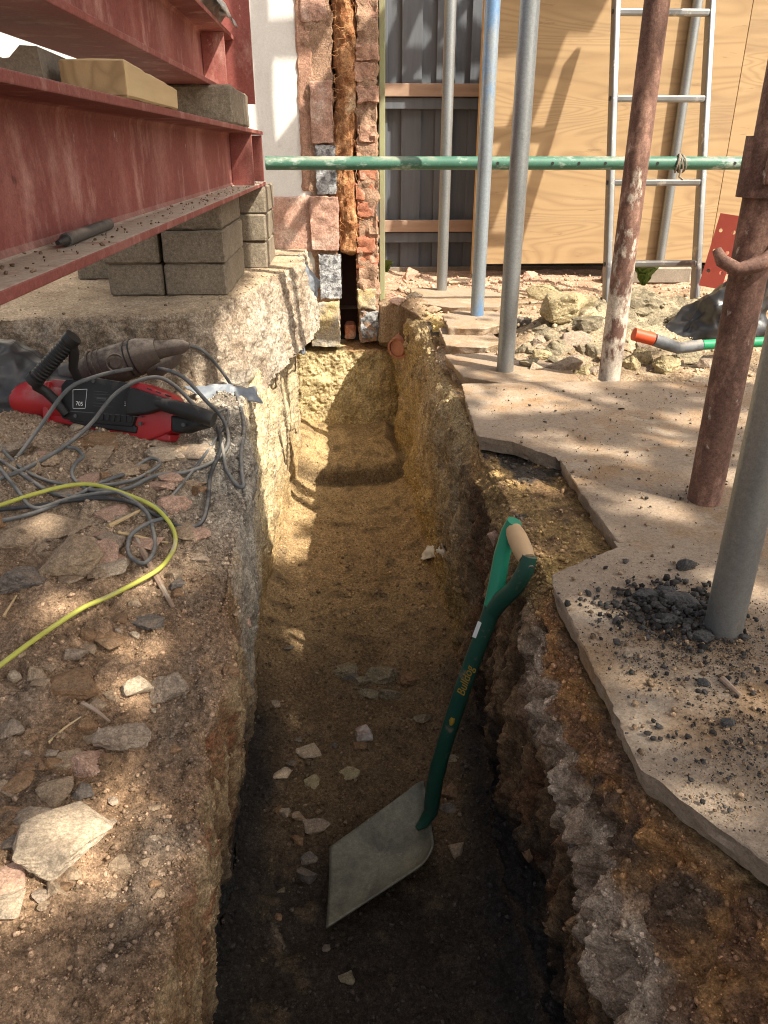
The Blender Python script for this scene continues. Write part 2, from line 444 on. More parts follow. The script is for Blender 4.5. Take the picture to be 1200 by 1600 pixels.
def rough_box(x0, x1, y0, y1, z0, z1, step=0.02, amp=0.004, seed=0, bev=0.008, freq=30):
    """box with subdivided, worn and pitted faces"""
    bm = bmesh.new()
    bmesh.ops.create_cube(bm, size=1)
    S = Vector((x1 - x0, y1 - y0, z1 - z0)); Cn = Vector(((x0 + x1) / 2, (y0 + y1) / 2, (z0 + z1) / 2))
    for v in bm.verts: v.co = Vector((v.co.x * S.x, v.co.y * S.y, v.co.z * S.z))
    bmesh.ops.bevel(bm, geom=bm.edges[:], offset=bev, segments=1, affect='EDGES')
    for ax in range(3):
        n = max(1, int(S[ax] / step))
        for k in range(1, n):
            c = Vector((0, 0, 0)); c[ax] = -S[ax] / 2 + S[ax] * k / n
            nn = Vector((0, 0, 0)); nn[ax] = 1
            bmesh.ops.bisect_plane(bm, geom=bm.verts[:] + bm.edges[:] + bm.faces[:], plane_co=c, plane_no=nn)
    bm.normal_update()
    nrm = [v.normal.copy() for v in bm.verts]
    for v, n in zip(bm.verts, nrm):
        p = v.co + Cn
        v.co += n * amp * (mnoise.fractal(p * freq + Vector((seed, seed, 0)), 0.8, 2.1, 4) - 0.2)
        v.co += mnoise.noise_vector(p * 9 + Vector((seed, 3, 1))) * amp * 0.8
    for v in bm.verts: v.co += Cn
    bm.verts.index_update()
    V = [v.co.copy() for v in bm.verts]; Fc = [tuple(v.index for v in f.verts) for f in bm.faces]
    bm.free()
    return V, Fc
def grid_obj(name, V, mat, colr=None, parent=None, flip=False, loc=None):
    n, m = V.shape[:2]
    idx = np.arange(n * m).reshape(n, m)
    q = np.stack([idx[:-1, :-1], idx[:-1, 1:], idx[1:, 1:], idx[1:, :-1]], -1).reshape(-1, 4)
    if flip: q = q[:, ::-1]
    me = bpy.data.meshes.new(name)
    me.vertices.add(n * m)
    me.vertices.foreach_set('co', np.ascontiguousarray(V, np.float32).ravel())
    me.loops.add(len(q) * 4)
    me.loops.foreach_set('vertex_index', np.ascontiguousarray(q, np.int32).ravel())
    me.polygons.add(len(q))
    me.polygons.foreach_set('loop_start', np.arange(0, len(q) * 4, 4, dtype=np.int32))
    me.polygons.foreach_set('use_smooth', np.ones(len(q), bool))
    if colr is not None:
        a = me.attributes.new('Col', 'FLOAT_COLOR', 'POINT')
        c = np.ones((n * m, 4), np.float32); c[:, :3] = np.clip(colr.reshape(-1, 3), 0, 1)
        a.data.foreach_set('color', c.ravel())
    me.update(); me.validate()
    return link(name, me, mat, parent, loc)
def rock_mesh(name, seed, dims, n=14, flat=0.0, rough=0.05):
    rnd = random.Random(seed)
    bm = bmesh.new()
    for _ in range(n):
        d = Vector((rnd.gauss(0, 1), rnd.gauss(0, 1), rnd.gauss(0, 1))).normalized()
        d *= rnd.uniform(0.72, 1.12)
        if flat: d.z = max(-1, min(1, d.z * 1.9)) * 0.95
        bm.verts.new(d)
    r = bmesh.ops.convex_hull(bm, input=bm.verts[:])
    bmesh.ops.delete(bm, geom=list({g for g in r['geom_interior'] + r['geom_unused'] if isinstance(g, bmesh.types.BMVert)}), context='VERTS')
    bmesh.ops.bevel(bm, geom=bm.edges[:], offset=0.035, segments=1, affect='EDGES')
    big = max(dims) > .05
    for _ in range(4 if big else 2):
        bmesh.ops.triangulate(bm, faces=bm.faces[:])
        bmesh.ops.subdivide_edges(bm, edges=[e for e in bm.edges if e.calc_length() > (.13 if big else .3)], cuts=1, use_grid_fill=True)
    bmesh.ops.triangulate(bm, faces=bm.faces[:])
    lo = Vector([min(v.co[k] for v in bm.verts) for k in range(3)]); hi = Vector([max(v.co[k] for v in bm.verts) for k in range(3)])
    for v in bm.verts:
        p = v.co
        q = p + p.normalized() * (mnoise.fractal(p * 2.6 + Vector((seed, 0, 0)), 0.7, 2.2, 6) * rough * 2.4) + mnoise.noise_vector(p * 7 + Vector((0, seed, 0))) * rough * 0.7
        v.co = Vector([((q[k] - lo[k]) / (hi[k] - lo[k]) - 0.5) * dims[k] for k in range(3)])
    me = bpy.data.meshes.new(name)
    bm.to_mesh(me); bm.free()
    me.polygons.foreach_set('use_smooth', [True] * len(me.polygons))
    try: me.set_sharp_from_angle(angle=R_(24))
    except Exception: pass
    return me
def spline(pts, k=7):
    P = [Vector(p) for p in pts]; P = [P[0] * 2 - P[1]] + P + [P[-1] * 2 - P[-2]]
    out = []
    for i in range(1, len(P) - 2):
        a, b, c, d = P[i - 1:i + 3]
        for j in range(k):
            t = j / k
            out.append(.5 * ((2 * b) + (c - a) * t + (2 * a - 5 * b + 4 * c - d) * t * t + (3 * b - a - 3 * c + d) * t ** 3))
    return out + [P[-2]]
def curve_obj(name, pts, r, mat, parent=None):
    v, f = sweep(spline(pts, 2 if len(pts) > 12 else 7), r, 12)
    return MB().add(v, f, True).build(name, mat, parent, org=pts[0])
def text_obj(name, body, size, mat, parent, mtx, extrude=0.0003, shear=0.0):
    cu = bpy.data.curves.new(name, 'FONT')
    cu.body = body; cu.size = size; cu.extrude = extrude; cu.shear = shear
    cu.align_x = 'CENTER'; cu.align_y = 'CENTER'
    o = bpy.data.objects.new(name, cu); COL.objects.link(o)
    cu.materials.append(MATS[mat])
    bpy.context.view_layer.update()
    me = bpy.data.meshes.new_from_object(o)
    bpy.data.objects.remove(o, do_unlink=True)
    o = link(name, me, None, parent)
    if not me.materials: me.materials.append(MATS[mat])
    o.matrix_local = mtx
    return o

# ------------------------------------------------------------------ the dug ground: banks, trench walls and floor as one swept surface
def lerp_key(Y, ks, vs_): return np.interp(Y, ks, vs_)
YK = [-.5, .5, .8, 1.0, 1.25, 1.5, 1.8, 2.1, 2.5, 3.0, 3.5]
lipX = [-.20, -.20, -.20, -.205, -.20, -.215, -.245, -.275, -.262, -.235, -.245]
lipZ = [-.22, -.22, -.21, -.17, -.10, -.03, .0, .0, -.02, -.06, -.12]
farZ = [-.10, -.11, -.09, -.06, -.02, .01, .035, .05, .05, .05, .05]
botXL = [-.235, -.235, -.24, -.245, -.25, -.262, -.265, -.26, -.245, -.228, -.232]
floorZ = [-.66] * 11
botXR = [.285, .285, .288, .288, .292, .295, .290, .276, .268, .258, .24]
midXR = [.315, .315, .315, .31, .30, .30, .295, .285, .28, .275, .235]
YR = [-.5, .30, .45, .60, .75, .90, 1.02, 1.10, 1.48, 1.56, 2.0, 2.4, 3.0, 3.3, 3.5]
ledX = [.36, .34, .305, .292, .288, .29, .285, .28, .28, .283, .285, .275, .285, .25, .16]
ledZ = [-.25, -.25, -.23, -.20, -.16, -.12, -.09, -.075, -.07, -.085, -.085, -.075, -.05, -.06, -.14]
topX = [.65, .50, .392, .318, .312, .312, .315, .31, .305, .305, .315, .305, .32, .29, .20]
topZ = [-.047, -.047, -.047, -.047, -.047, -.047, -.040, -.032, -.032, -.046, -.046, -.05, -.025, -.02, -.06]
rows = list(np.arange(-.5, .30, .012))
y = .30
while y < 3.50:
    rows.append(y); y *= 1.0052
rows = np.array(rows + [3.50])
NA, NB, NC, ND, NE, NF = 210, 140, 140, 140, 46, 90
def dens(n, k):
    t = np.linspace(0, 1, n, endpoint=False)
    return 1 - (1 - t) ** k if k > 0 else t ** (-k)
TA, TF = dens(NA, 1.7), np.linspace(0, 1, NF) ** 1.8
TB = np.linspace(0, 1, NB, endpoint=False); TC = np.linspace(0, 1, NC, endpoint=False)
TD = np.linspace(0, 1, ND, endpoint=False); TE = np.linspace(0, 1, NE, endpoint=False)
Yr = rows[:, None]
def kk(a, K=YK): return np.interp(rows, K, a)[:, None]
lx, lz, fz, bl, fl, br, mr = map(kk, (lipX, lipZ, farZ, botXL, floorZ, botXR, midXR))
ex, ez, tx, tz = (kk(a, YR) for a in (ledX, ledZ, topX, topZ))
# plan-wise wander of the edges
wob = lambda s, ph, amp: amp * fbm(np.stack([rows * s, rows * 0 + ph, rows * 0], -1), 4)[:, None]
lx = lx + wob(7, 1, .022); bl = bl + wob(5, 4, .02); br = br + wob(5, 8, .02)
ex = ex + wob(9, 12, .022); ez = ez + wob(8, 15, .02); mr = mr + wob(7, 21, .02)
one = np.ones_like(Yr)
seg = []
X = -1.7 + (lx + 1.7) * TA[None]
tt = (X - lx) / (-.9 - lx)
Z = lz + (fz - lz) * np.clip(tt, 0, 1) ** 0.8
seg.append((X, Z))
tB = TB[None]
X = lx + (bl - lx) * tB + .012 * np.sin(tB * 3.1) ; Z = lz + (fl - lz) * tB; seg.append((X, Z))
tC = TC[None]
X = bl + (br - bl) * tC
Z = fl + .05 * (np.abs(tC - .5) * 2) ** 5 - .012 * np.sin(tC * math.pi); seg.append((X, Z))
tD = TD[None]
X = br * (1 - tD) + ex * tD + (mr - (br + ex) / 2) * np.sin(tD * math.pi); Z = fl + (ez - fl) * tD + .05 * (1 - tD) ** 6; seg.append((X, Z))
tE = TE[None]
X = ex + (tx - ex) * tE; Z = ez + (tz - ez) * (tE ** 0.8); seg.append((X, Z))
tF = TF[None]
X = tx + (1.35 - tx) * tF; Z = tz + (-.055 - tz) * np.clip((tF - .13) * 9, 0, 1); seg.append((X, Z))
SEG = np.concatenate([[i] * s[0].shape[1] for i, s in enumerate(seg)])
PX = np.concatenate([np.broadcast_to(s[0], (len(rows), s[0].shape[1])) for s in seg], 1)
PZ = np.concatenate([np.broadcast_to(s[1], (len(rows), s[1].shape[1])) for s in seg], 1)
for _ in range(10):                         # soften the corners of the section
    PX[:, 1:-1] = (PX[:, :-2] + 2 * PX[:, 1:-1] + PX[:, 2:]) / 4
    PZ[:, 1:-1] = (PZ[:, :-2] + 2 * PZ[:, 1:-1] + PZ[:, 2:]) / 4
PY = np.broadcast_to(Yr, PX.shape)
B = np.stack([PX, PY, PZ], -1)
dX = np.gradient(PX, axis=1); dZ = np.gradient(PZ, axis=1)
NN = np.stack([-dZ, np.zeros_like(dX), dX], -1)
NN /= np.linalg.norm(NN, axis=-1, keepdims=True) + 1e-9
sg = np.broadcast_to(SEG[None], PX.shape)
def soft(cond): 
    c = cond.astype(float)
    for _ in range(8): c[:, 1:-1] = (c[:, :-2] + c[:, 1:-1] + c[:, 2:]) / 3
    return c
isA, isB, isC, isD, isE, isF = (soft(sg == i) for i in range(6))
n_big = fbm(B * 5.0, 3); n_mid = fbm(B * 22 + 5, 4); n_fine = fbm(B * 85 + 9, 3, .6)
wl = worley(B * np.array([26, 26, 26]) + n_mid[..., None] * 0.8)
wl2 = worley(B * 70 + 3)
stri = fbm(B * np.array([20, 34, 6.0]) + 31, 4)
rid = ridged(B * np.array([14, 17, 9.0]) + 3, 4)
clod = np.clip(.62 - wl, 0, 1)
disp = isA * (.020 * n_big + .013 * n_mid + .022 * np.clip(clod * 1.5 - .18 + .5 * n_big, 0, 1) + .006 * n_fine + .006 * np.clip(.5 - wl2, 0, 1))
disp += isB * (.018 * n_big + .020 * stri + .014 * rid + .006 * n_fine)
near = 1 - sstep(1.6, 2.1, PY)
disp += isC * (.012 * n_big + .009 * n_mid + (.010 + .014 * near) * clod * (.5 + n_big) + .0055 * n_fine + .006 * np.clip(.5 - wl2, 0, 1))
disp += isD * (.026 * n_big + .032 * stri + .022 * rid + .008 * n_fine + .02 * clod * (1 - sstep(1.0, 1.6, PY)))
lump = 1 - sstep(.85, 1.1, PY)
disp += isE * (.012 * n_big + .012 * n_mid + .008 * n_fine + lump * .006 * rid + .016 * clod + .006 * np.clip(.5 - wl2, 0, 1))
edgeE = np.exp(-((sg - 3.9) ** 2) * 1.0) * isD + 0
disp += lump * sstep(.62, .95, np.broadcast_to(np.concatenate([np.zeros(NA + NB + NC), TD, np.ones(NE + NF)])[None], PX.shape)) * (sg <= 4) * (.030 * np.clip(.75 - wl, .1, .6) + .006 * n_mid + .005 * rid)
disp += isF * (.006 * n_big + .008 * n_mid + .010 * clod + .004 * n_fine)
# the shallow kick-up across the floor near its far end
disp += isC * (.062 * sstep(2.955, 2.985, PY + .014 * n_mid) - .014 * np.exp(-((PY - 2.94) / .03) ** 2) + .03 * sstep(3.0, 3.4, PY))
V = B + NN * disp[..., None]
V[..., 1] += (isB + isD) * .012 * fbm(B * 9 + 70, 3)
# base colours, zone by zone (linear albedo)
c_ = lambda *a: np.array(a)
def mixc(a, b, t): return a * (1 - t[..., None]) + b * t[..., None]
colr = np.zeros(V.shape) + c_(.255, .165, .102)
colr = mixc(colr, c_(.33, .22, .14), sstep(-.1, .35, n_big) * isA)
colr = mixc(colr, c_(.15, .125, .105), sstep(.05, .4, fbm(B * 8 + 40, 4)) * isA * .5)
colr = mixc(colr, c_(.38, .29, .205), isA * sstep(1.05, 1.35, PY + .1 * n_big) * .75)
dl = PX - lx
ash = np.exp(-((dl + .045) / .035) ** 2) * (1 - sstep(.98, 1.15, PY)) * isA * sstep(-.35, .1, n_mid + .2)  # darker band in the soil just behind the left lip
colr = mixc(colr, c_(.085, .076, .068), np.clip(ash * .6 * sstep(-.25, .2, n_big), 0, 1))
tBf = np.broadcast_to(np.concatenate([np.zeros(NA), TB, np.ones(NC + ND + NE + NF)])[None], PX.shape)
cB = mixc(np.zeros(V.shape) + c_(.22, .135, .075), c_(.36, .26, .155), sstep(-.05, .3, stri))
cB = mixc(cB, c_(.26, .11, .06), sstep(.1, .35, n_mid) * .8)
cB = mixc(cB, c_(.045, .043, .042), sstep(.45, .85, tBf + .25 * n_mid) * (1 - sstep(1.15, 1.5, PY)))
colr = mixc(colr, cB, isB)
conc = sstep(1.12, 1.34, PY + .12 * n_mid) * np.clip(isB * (1 - sstep(.5, .8, tBf + .2 * stri)) + isA * sstep(-.20, -.04, dl + .05 * n_mid) * sstep(1.2, 1.45, PY), 0, 1)
colr = mixc(colr, mixc(np.zeros(V.shape) + c_(.40, .36, .30), c_(.25, .215, .175), sstep(-.1, .3, n_mid)), conc)
cream = isB * sstep(1.55, 1.95, PY + .25 * (tBf - .3) + .1 * n_mid)
colr = mixc(colr, mixc(np.zeros(V.shape) + c_(.60, .49, .30), c_(.46, .38, .26), sstep(-.1, .3, stri)), cream * .9)
colr = mixc(colr, c_(.41, .29, .15), isB * sstep(.55, .9, tBf + .2 * n_mid) * sstep(1.4, 1.8, PY))
# floor
tCf = np.broadcast_to(np.concatenate([np.zeros(NA + NB), TC, np.zeros(ND + NE + NF)])[None], PX.shape)
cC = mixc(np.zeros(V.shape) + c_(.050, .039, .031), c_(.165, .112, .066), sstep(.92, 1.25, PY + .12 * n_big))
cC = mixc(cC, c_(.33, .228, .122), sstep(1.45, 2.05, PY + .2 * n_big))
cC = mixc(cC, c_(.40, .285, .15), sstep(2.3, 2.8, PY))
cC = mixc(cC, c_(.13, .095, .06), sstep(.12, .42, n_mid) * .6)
cC = mixc(cC, c_(.10, .070, .042), np.exp(-((PY - 2.962 + .01 * n_mid) / .022) ** 2) * .9)  # shade of the step's undercut painted into the floor colour
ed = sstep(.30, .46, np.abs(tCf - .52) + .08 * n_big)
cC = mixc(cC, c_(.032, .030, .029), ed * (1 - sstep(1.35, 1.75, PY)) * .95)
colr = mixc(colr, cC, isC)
# right wall
tDf = np.broadcast_to(np.concatenate([np.zeros(NA + NB + NC), TD, np.ones(NE + NF)])[None], PX.shape)
cD = mixc(np.zeros(V.shape) + c_(.125, .080, .050), c_(.27, .17, .095), sstep(.0, .35, stri))
cD = mixc(cD, c_(.18, .085, .045), sstep(.15, .4, n_mid) * .6)
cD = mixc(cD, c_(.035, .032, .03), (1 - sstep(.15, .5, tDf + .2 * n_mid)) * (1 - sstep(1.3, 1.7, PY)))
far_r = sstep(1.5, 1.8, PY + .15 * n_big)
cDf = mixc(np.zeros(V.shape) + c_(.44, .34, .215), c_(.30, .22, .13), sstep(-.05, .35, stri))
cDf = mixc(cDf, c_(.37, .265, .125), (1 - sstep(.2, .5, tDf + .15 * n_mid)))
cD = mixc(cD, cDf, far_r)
cD = mixc(cD, c_(.41, .30, .15), sstep(2.5, 2.75, PY) * sstep(-.1, .3, n_mid + .1))
lumpc = lump * sstep(.66, .80, tDf + .1 * n_mid)
cD = mixc(cD, mixc(np.zeros(V.shape) + c_(.55, .43, .325), c_(.37, .27, .195), sstep(-.1, .3, n_mid)), lumpc)
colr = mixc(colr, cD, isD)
cE = mixc(np.zeros(V.shape) + c_(.44, .235, .10), c_(.25, .135, .075), sstep(-.05, .35, n_mid))
cE = mixc(cE, c_(.07, .06, .055), sstep(.05, .3, fbm(B * 9 + 80, 4)) * .8)
cE = mixc(cE, c_(.42, .32, .18), sstep(1.5, 1.8, PY))
cE = mixc(cE, c_(.27, .18, .085), sstep(.95, 1.05, PY) * (1 - sstep(1.5, 1.7, PY)))
tEf = np.broadcast_to(np.concatenate([np.zeros(NA + NB + NC + ND), TE, np.ones(NF)])[None], PX.shape)
cE = mixc(cE, mixc(np.zeros(V.shape) + c_(.55, .43, .325), c_(.37, .27, .195), sstep(-.1, .3, n_mid)), lump * (1 - sstep(.12, .34, tEf + .12 * n_mid)))
colr = mixc(colr, cE, isE)
cF = mixc(np.zeros(V.shape) + c_(.33, .22, .10), c_(.22, .14, .075), sstep(-.1, .25, n_mid))
cF = mixc(cF, c_(.045, .042, .04), sstep(.14, .30, fbm(B * 11 + 88, 4)) * .9)
cF = mixc(cF, c_(.46, .32, .12), np.exp(-((PY - 1.03) / .05) ** 2) * .8)
colr = mixc(colr, cF, isF)
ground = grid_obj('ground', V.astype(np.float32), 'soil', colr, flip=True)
tag(ground, 'dug brown and ochre earth with the open trench', None, None, 'structure')
TV, TC_ = V, colr
def coarse_bvh(A, k):
    A = A[::k, ::k]
    n, m = A.shape[:2]
    vs_ = [tuple(p) for p in A.reshape(-1, 3)]
    fs = [(i * m + j, i * m + j + 1, (i + 1) * m + j + 1, (i + 1) * m + j) for i in range(n - 1) for j in range(m - 1)]
    return BVHTree.FromPolygons(vs_, fs)
BVHS = [coarse_bvh(V, 4)]
def hit(px, py, lift=0.0):
    d = Vector(ray(px, py)).normalized(); e = Vector(EYE)
    best = None
    for b in BVHS:
        r = b.ray_cast(e, d)
        if r[0] is not None and (best is None or r[3] < best): best = r[3]
    if best is None: best = 4.0
    return e + d * (best - lift)
def ground_z(x, y_, top=0.5):
    best = None
    for b in BVHS:
        r = b.ray_cast(Vector((x, y_, top)), Vector((0, 0, -1)))
        if r[0] is not None and (best is None or r[0].z > best): best = r[0].z
    return -.05 if best is None else best

# outer ground reaching the horizon, with the dug site left open
m = MB()
a, b_ = 900.0, None
xs = [-a, -1.68, 1.33, a]; ys = [-a, -.48, 3.6, a]
vv, ff = [], []
for yy in ys:
    for xx in xs: vv.append((xx, yy, -.08))
for j in range(3):
    for i in range(3):
        if (i, j) != (1, 1): ff.append((j * 4 + i, j * 4 + i + 1, (j + 1) * 4 + i + 1, (j + 1) * 4 + i))
m.add(vv, ff).build('ground_beyond', 'site_ground', kind='structure', label='flat bare earth around the dig')

# footing face at the far end of the trench
gx, gz = np.meshgrid(np.linspace(-.36, .40, 210), np.linspace(-.74, -.20, 150))
E_ = np.stack([gx, gx * 0 + 3.44, gz], -1)
dd = .010 * fbm(E_ * 6 + 3, 3) + .010 * fbm(E_ * np.array([44, 44, 26]), 4) + .007 * ridged(E_ * 60, 3) + .05 * (gz < -.66)
E_[..., 1] -= dd - .01 + .06 * sstep(-.57, -.70, gz)
topb = sstep(-.235, -.20, gz)
E_[..., 1] += topb * .14
E_[..., 2] = np.where(topb > 0, -.235 + .02 * topb + .01 * fbm(E_ * 20, 3), E_[..., 2])
ce = mixc(np.zeros(E_.shape) + c_(.58, .475, .275), c_(.42, .335, .185), sstep(-.1, .3, fbm(E_ * 18 + 8, 4)))
ce = mixc(ce, c_(.45, .30, .10), sstep(-.52, -.66, gz) * .8)
ce = mixc(ce, c_(.34, .24, .11), sstep(.10, .22, gx) * .7)
ce = mixc(ce, c_(.42, .20, .09), sstep(-.26, -.22, gz) * sstep(-.03, .02, gx) * .7)
fo = grid_obj('footing', E_, 'soil', ce)
tag(fo, 'yellow concrete footing face closing the far end of the trench', None, None, 'structure')

# soil bank and site surface beyond the trench, right of the cut wall
gu, gy = np.meshgrid(np.linspace(0, 1, 320), np.linspace(2.02, 4.75, 330))
edge = np.interp(gy, [2.0, 2.4, 3.0, 3.3, 3.45, 4.8], [.33, .31, .315, .235, .16, .16]) + .03 * fbm(np.stack([gy * 9, gy * 0, gy * 0], -1), 3)
gx = edge + (2.6 - edge) * np.clip((gu - .04) / .96, 0, 1) ** 1.15
G = np.stack([gx, gy, gx * 0], -1)
gb, gm, gf = fbm(G * 4 + 2, 3), fbm(G * 16 + 7, 4), fbm(G * 60, 3)
zt = -.03 + .012 * gb + .010 * gm + .004 * gf
zt = zt + sstep(2.15, 2.5, gy) * .012 - (1 - sstep(2.1, 2.25, gy)) * .03
zt += .115 * np.exp(-(((gx - .86) / .20) ** 2 + ((gy - 2.62) / .22) ** 2)) * (1 + .5 * gm)        # heap of rubble
zt += .085 * np.exp(-(((gx - 1.28) / .22) ** 2 + ((gy - 2.85) / .16) ** 2)) * (1 + .5 * gm)
zt += .05 * np.exp(-(((gx - .62) / .12) ** 2 + ((gy - 2.42) / .12) ** 2)) * (1 + .6 * gm)
zt += .04 * np.exp(-(((gx - .30) / .09) ** 2 + ((gy - 3.25) / .16) ** 2))
drop_ = np.clip((.04 - gu) / .04, 0, 1)
G[..., 2] = zt - .014 * (1 - sstep(0, .03, gx - edge)) - drop_ * .16
G[..., 0] = gx - .01 * drop_
cg = mixc(np.zeros(G.shape) + c_(.36, .27, .185), c_(.26, .18, .115), sstep(-.1, .3, gm))
cg = mixc(cg, c_(.34, .285, .195), np.clip(np.exp(-(((gx - .9) / .3) ** 2 + ((gy - 2.65) / .3) ** 2)) * 1.3 + np.exp(-(((gx - 1.3) / .3) ** 2 + ((gy - 2.85) / .25) ** 2)), 0, 1))
cg = mixc(cg, c_(.52, .37, .14), np.exp(-(((gx - .34) / .06) ** 2 + ((gy - 2.9) / .16) ** 2)))
cg = mixc(cg, c_(.12, .075, .045), np.exp(-(((gx - .25) / .06) ** 2 + ((gy - 3.2) / .2) ** 2)) * .9)
cg = mixc(cg, c_(.45, .30, .22), sstep(3.5, 3.8, gy) * .6)
sb = grid_obj('site_surface', G, 'soil', cg)
tag(sb, 'rubble strewn earth between the trench and the plywood hoarding', None, None, 'structure')
BVHS.append(coarse_bvh(G, 2))

# ------------------------------------------------------------------ raised concrete slab on the left
path = np.array([(-1.75, 1.93), (-1.2, 1.97), (-.85, 1.975), (-.55, 2.0), (-.40, 2.04), (-.33, 2.16), (-.29, 2.34), (-.255, 2.55), (-.205, 2.80), (-.165, 3.02), (-.158, 3.3), (-.158, 3.62)])
sd = np.concatenate([[0], np.cumsum(np.linalg.norm(np.diff(path, axis=0), axis=1))])
ns = 420
sv = np.linspace(0, sd[-1], ns)
E2 = np.stack([np.interp(sv, sd, path[:, 0]), np.interp(sv, sd, path[:, 1])], -1)
for _ in range(12): E2[1:-1] = (E2[:-2] + 2 * E2[1:-1] + E2[2:]) / 4
E2 += .016 * np.stack([fbm(np.stack([sv * 9, sv * 0, sv * 0 + 2], -1), 4), fbm(np.stack([sv * 9, sv * 0, sv * 0 + 8], -1), 4)], -1)
tg = np.gradient(E2, axis=0); tg /= np.linalg.norm(tg, axis=1, keepdims=True)
on = np.stack([tg[:, 1], -tg[:, 0]], -1)
cc = np.array([-1.7, 3.6])
prof = []
for r in list(1 - np.linspace(1, 0, 40) ** 2.2 * .95): prof.append(('t', r))
for k in np.linspace(0, 1, 90)[1:]: prof.append(('f', k))
SV = np.zeros((len(prof), ns, 3))
side = sstep(1.3, 1.8, sv)                       # along the trench side the face flares further out
for i, (k, r) in enumerate(prof):
    if k == 't':
        SV[i, :, :2] = cc + (E2 - cc) * r; SV[i, :, 2] = .2
    else:
        SV[i, :, :2] = E2 + on * (.010 * math.sin(r * 3.14) + (.035 + .010 * side[:, None]) * r ** 1.4)
        SV[i, :, 2] = .2 - (.30 - .03 * side) * r
isf = np.array([0 if k == 't' else 1 for k, _ in prof], float)
for _ in range(4): isf[1:-1] = (isf[:-2] + isf[1:-1] + isf[2:]) / 3
isf = isf[:, None]
Nf = np.concatenate([np.broadcast_to(on[None], (len(prof), ns, 2)), np.zeros((len(prof), ns, 1))], -1) * isf[..., None] + np.array([0, 0, 1.0]) * (1 - isf[..., None])
dsp = isf * (.022 * fbm(SV * 8 + 5, 3) + .015 * fbm(SV * np.array([30, 30, 9]), 4) + .008 * ridged(SV * np.array([34, 34, 18]), 3) + .006 * fbm(SV * 90, 2)) + (1 - isf) * (.004 * fbm(SV * 9, 3) + .0025 * fbm(SV * 50, 3))
SV += Nf * dsp[..., None]
n1, n2 = fbm(SV * 6 + 1, 4), fbm(SV * 26 + 4, 4)
cs = mixc(np.zeros(SV.shape) + c_(.44, .345, .24), c_(.36, .275, .19), sstep(-.1, .3, n1))
cf = mixc(np.zeros(SV.shape) + c_(.34, .28, .215), c_(.24, .185, .135), sstep(-.1, .25, n2))
cf = mixc(cf, c_(.42, .365, .295), np.broadcast_to(side[None], cf.shape[:2]) * sstep(-.25, .2, n1) * .8)
cs = cs * (1 - isf[..., None]) + cf * isf[..., None]
slab = grid_obj('concrete_slab', SV, 'soil', cs, flip=True)
tag(slab, 'raised concrete floor slab with crumbling broken edge beside the trench', None, None, 'structure')
BVHS.append(coarse_bvh(SV, 3))

# ------------------------------------------------------------------ broken paving on the right
def rough_slab(name, outline, centre, z1, th, parent, seed, mat='paving', step=.006, jag=.0055):
    P = np.array(outline + [outline[0]], float)
    d = np.concatenate([[0], np.cumsum(np.linalg.norm(np.diff(P, axis=0), axis=1))])
    n = int(d[-1] / step)
    s = np.linspace(0, d[-1], n, endpoint=False)
    Q = np.stack([np.interp(s, d, P[:, 0]), np.interp(s, d, P[:, 1])], -1)
    c = np.array(centre)
    dv = Q - c; ln = np.linalg.norm(dv, axis=1, keepdims=True)
    for _ in range(1): Q = (np.roll(Q, 1, 0) + 2 * Q + np.roll(Q, -1, 0)) / 4
    dv = Q - c; ln = np.linalg.norm(dv, axis=1, keepdims=True)
    q3 = np.concatenate([Q, np.full((n, 1), seed * 3.7)], 1)
    Q = Q + dv / ln * (jag * (.55 * fbm(q3 * 14, 3) + .5 * fbm(q3 * 70, 3) - .9 * np.clip(fbm(q3 * 26 + 5, 2) - .25, 0, 1)))[:, None]
    u = (Q - c) / np.linalg.norm(Q - c, axis=1, keepdims=True)
    R = []
    for r in (0.02, .15, .3, .45, .58, .7, .78, .85, .9, .94, .97, .985):
        a = np.concatenate([c + (Q - c) * r, np.full((n, 1), z1)], 1); R.append(a)
    R.append(np.concatenate([Q - u * .0016, np.full((n, 1), z1 - .0004)], 1))
    R.append(np.concatenate([Q, np.full((n, 1), z1 - .0022)], 1))
    for k in (.25, .5, .75, 1.0):
        R.append(np.concatenate([Q - u * (.010 * k + .006 * fbm(q3 * 30 + k * 3, 3)[:, None]), np.full((n, 1), z1 - .005 - (th - .005) * k)], 1))
    R.append(np.concatenate([c + (Q - c) * .6, np.full((n, 1), z1 - th)], 1))
    A = np.array(R)
    A[:13, :, 2] += .0035 * fbm(A[:13] * 7 + seed, 3) + .0012 * fbm(A[:13] * 60, 2)
    A = np.concatenate([A, A[:, :1]], 1)
    loc = np.array([centre[0], centre[1], z1])
    o = grid_obj(name, A - loc, mat, None, parent, flip=True, loc=tuple(loc))
    try: o.data.set_sharp_from_angle(angle=R_(30))
    except Exception: pass
    BVHS.append(coarse_bvh(A, 1) if A.size < 4e4 else coarse_bvh(A, 2))
    return o
pav = tag(empty('paving'), 'broken beige concrete paving along the right trench edge', None, None, 'structure')
rough_slab('paving_slab', [(.306, 1.0), (.434, 1.083), (.62, 1.12), (1.0, 1.15), (1.02, .5), (1.02, -.3), (.68, -.3), (.52, .24), (.43, .38), (.372, .47), (.337, .53), (.298, .594), (.300, .72), (.297, .80), (.299, .886), (.296, .95)], (.68, .62), 0, .036, pav, 1)
rough_slab('paving_slab', [(.438, 1.47), (.437, 1.094), (.62, 1.13), (1.03, 1.16), (1.05, 1.52), (.7, 1.53)], (.72, 1.32), .0002, .036, pav, 2, jag=.004)
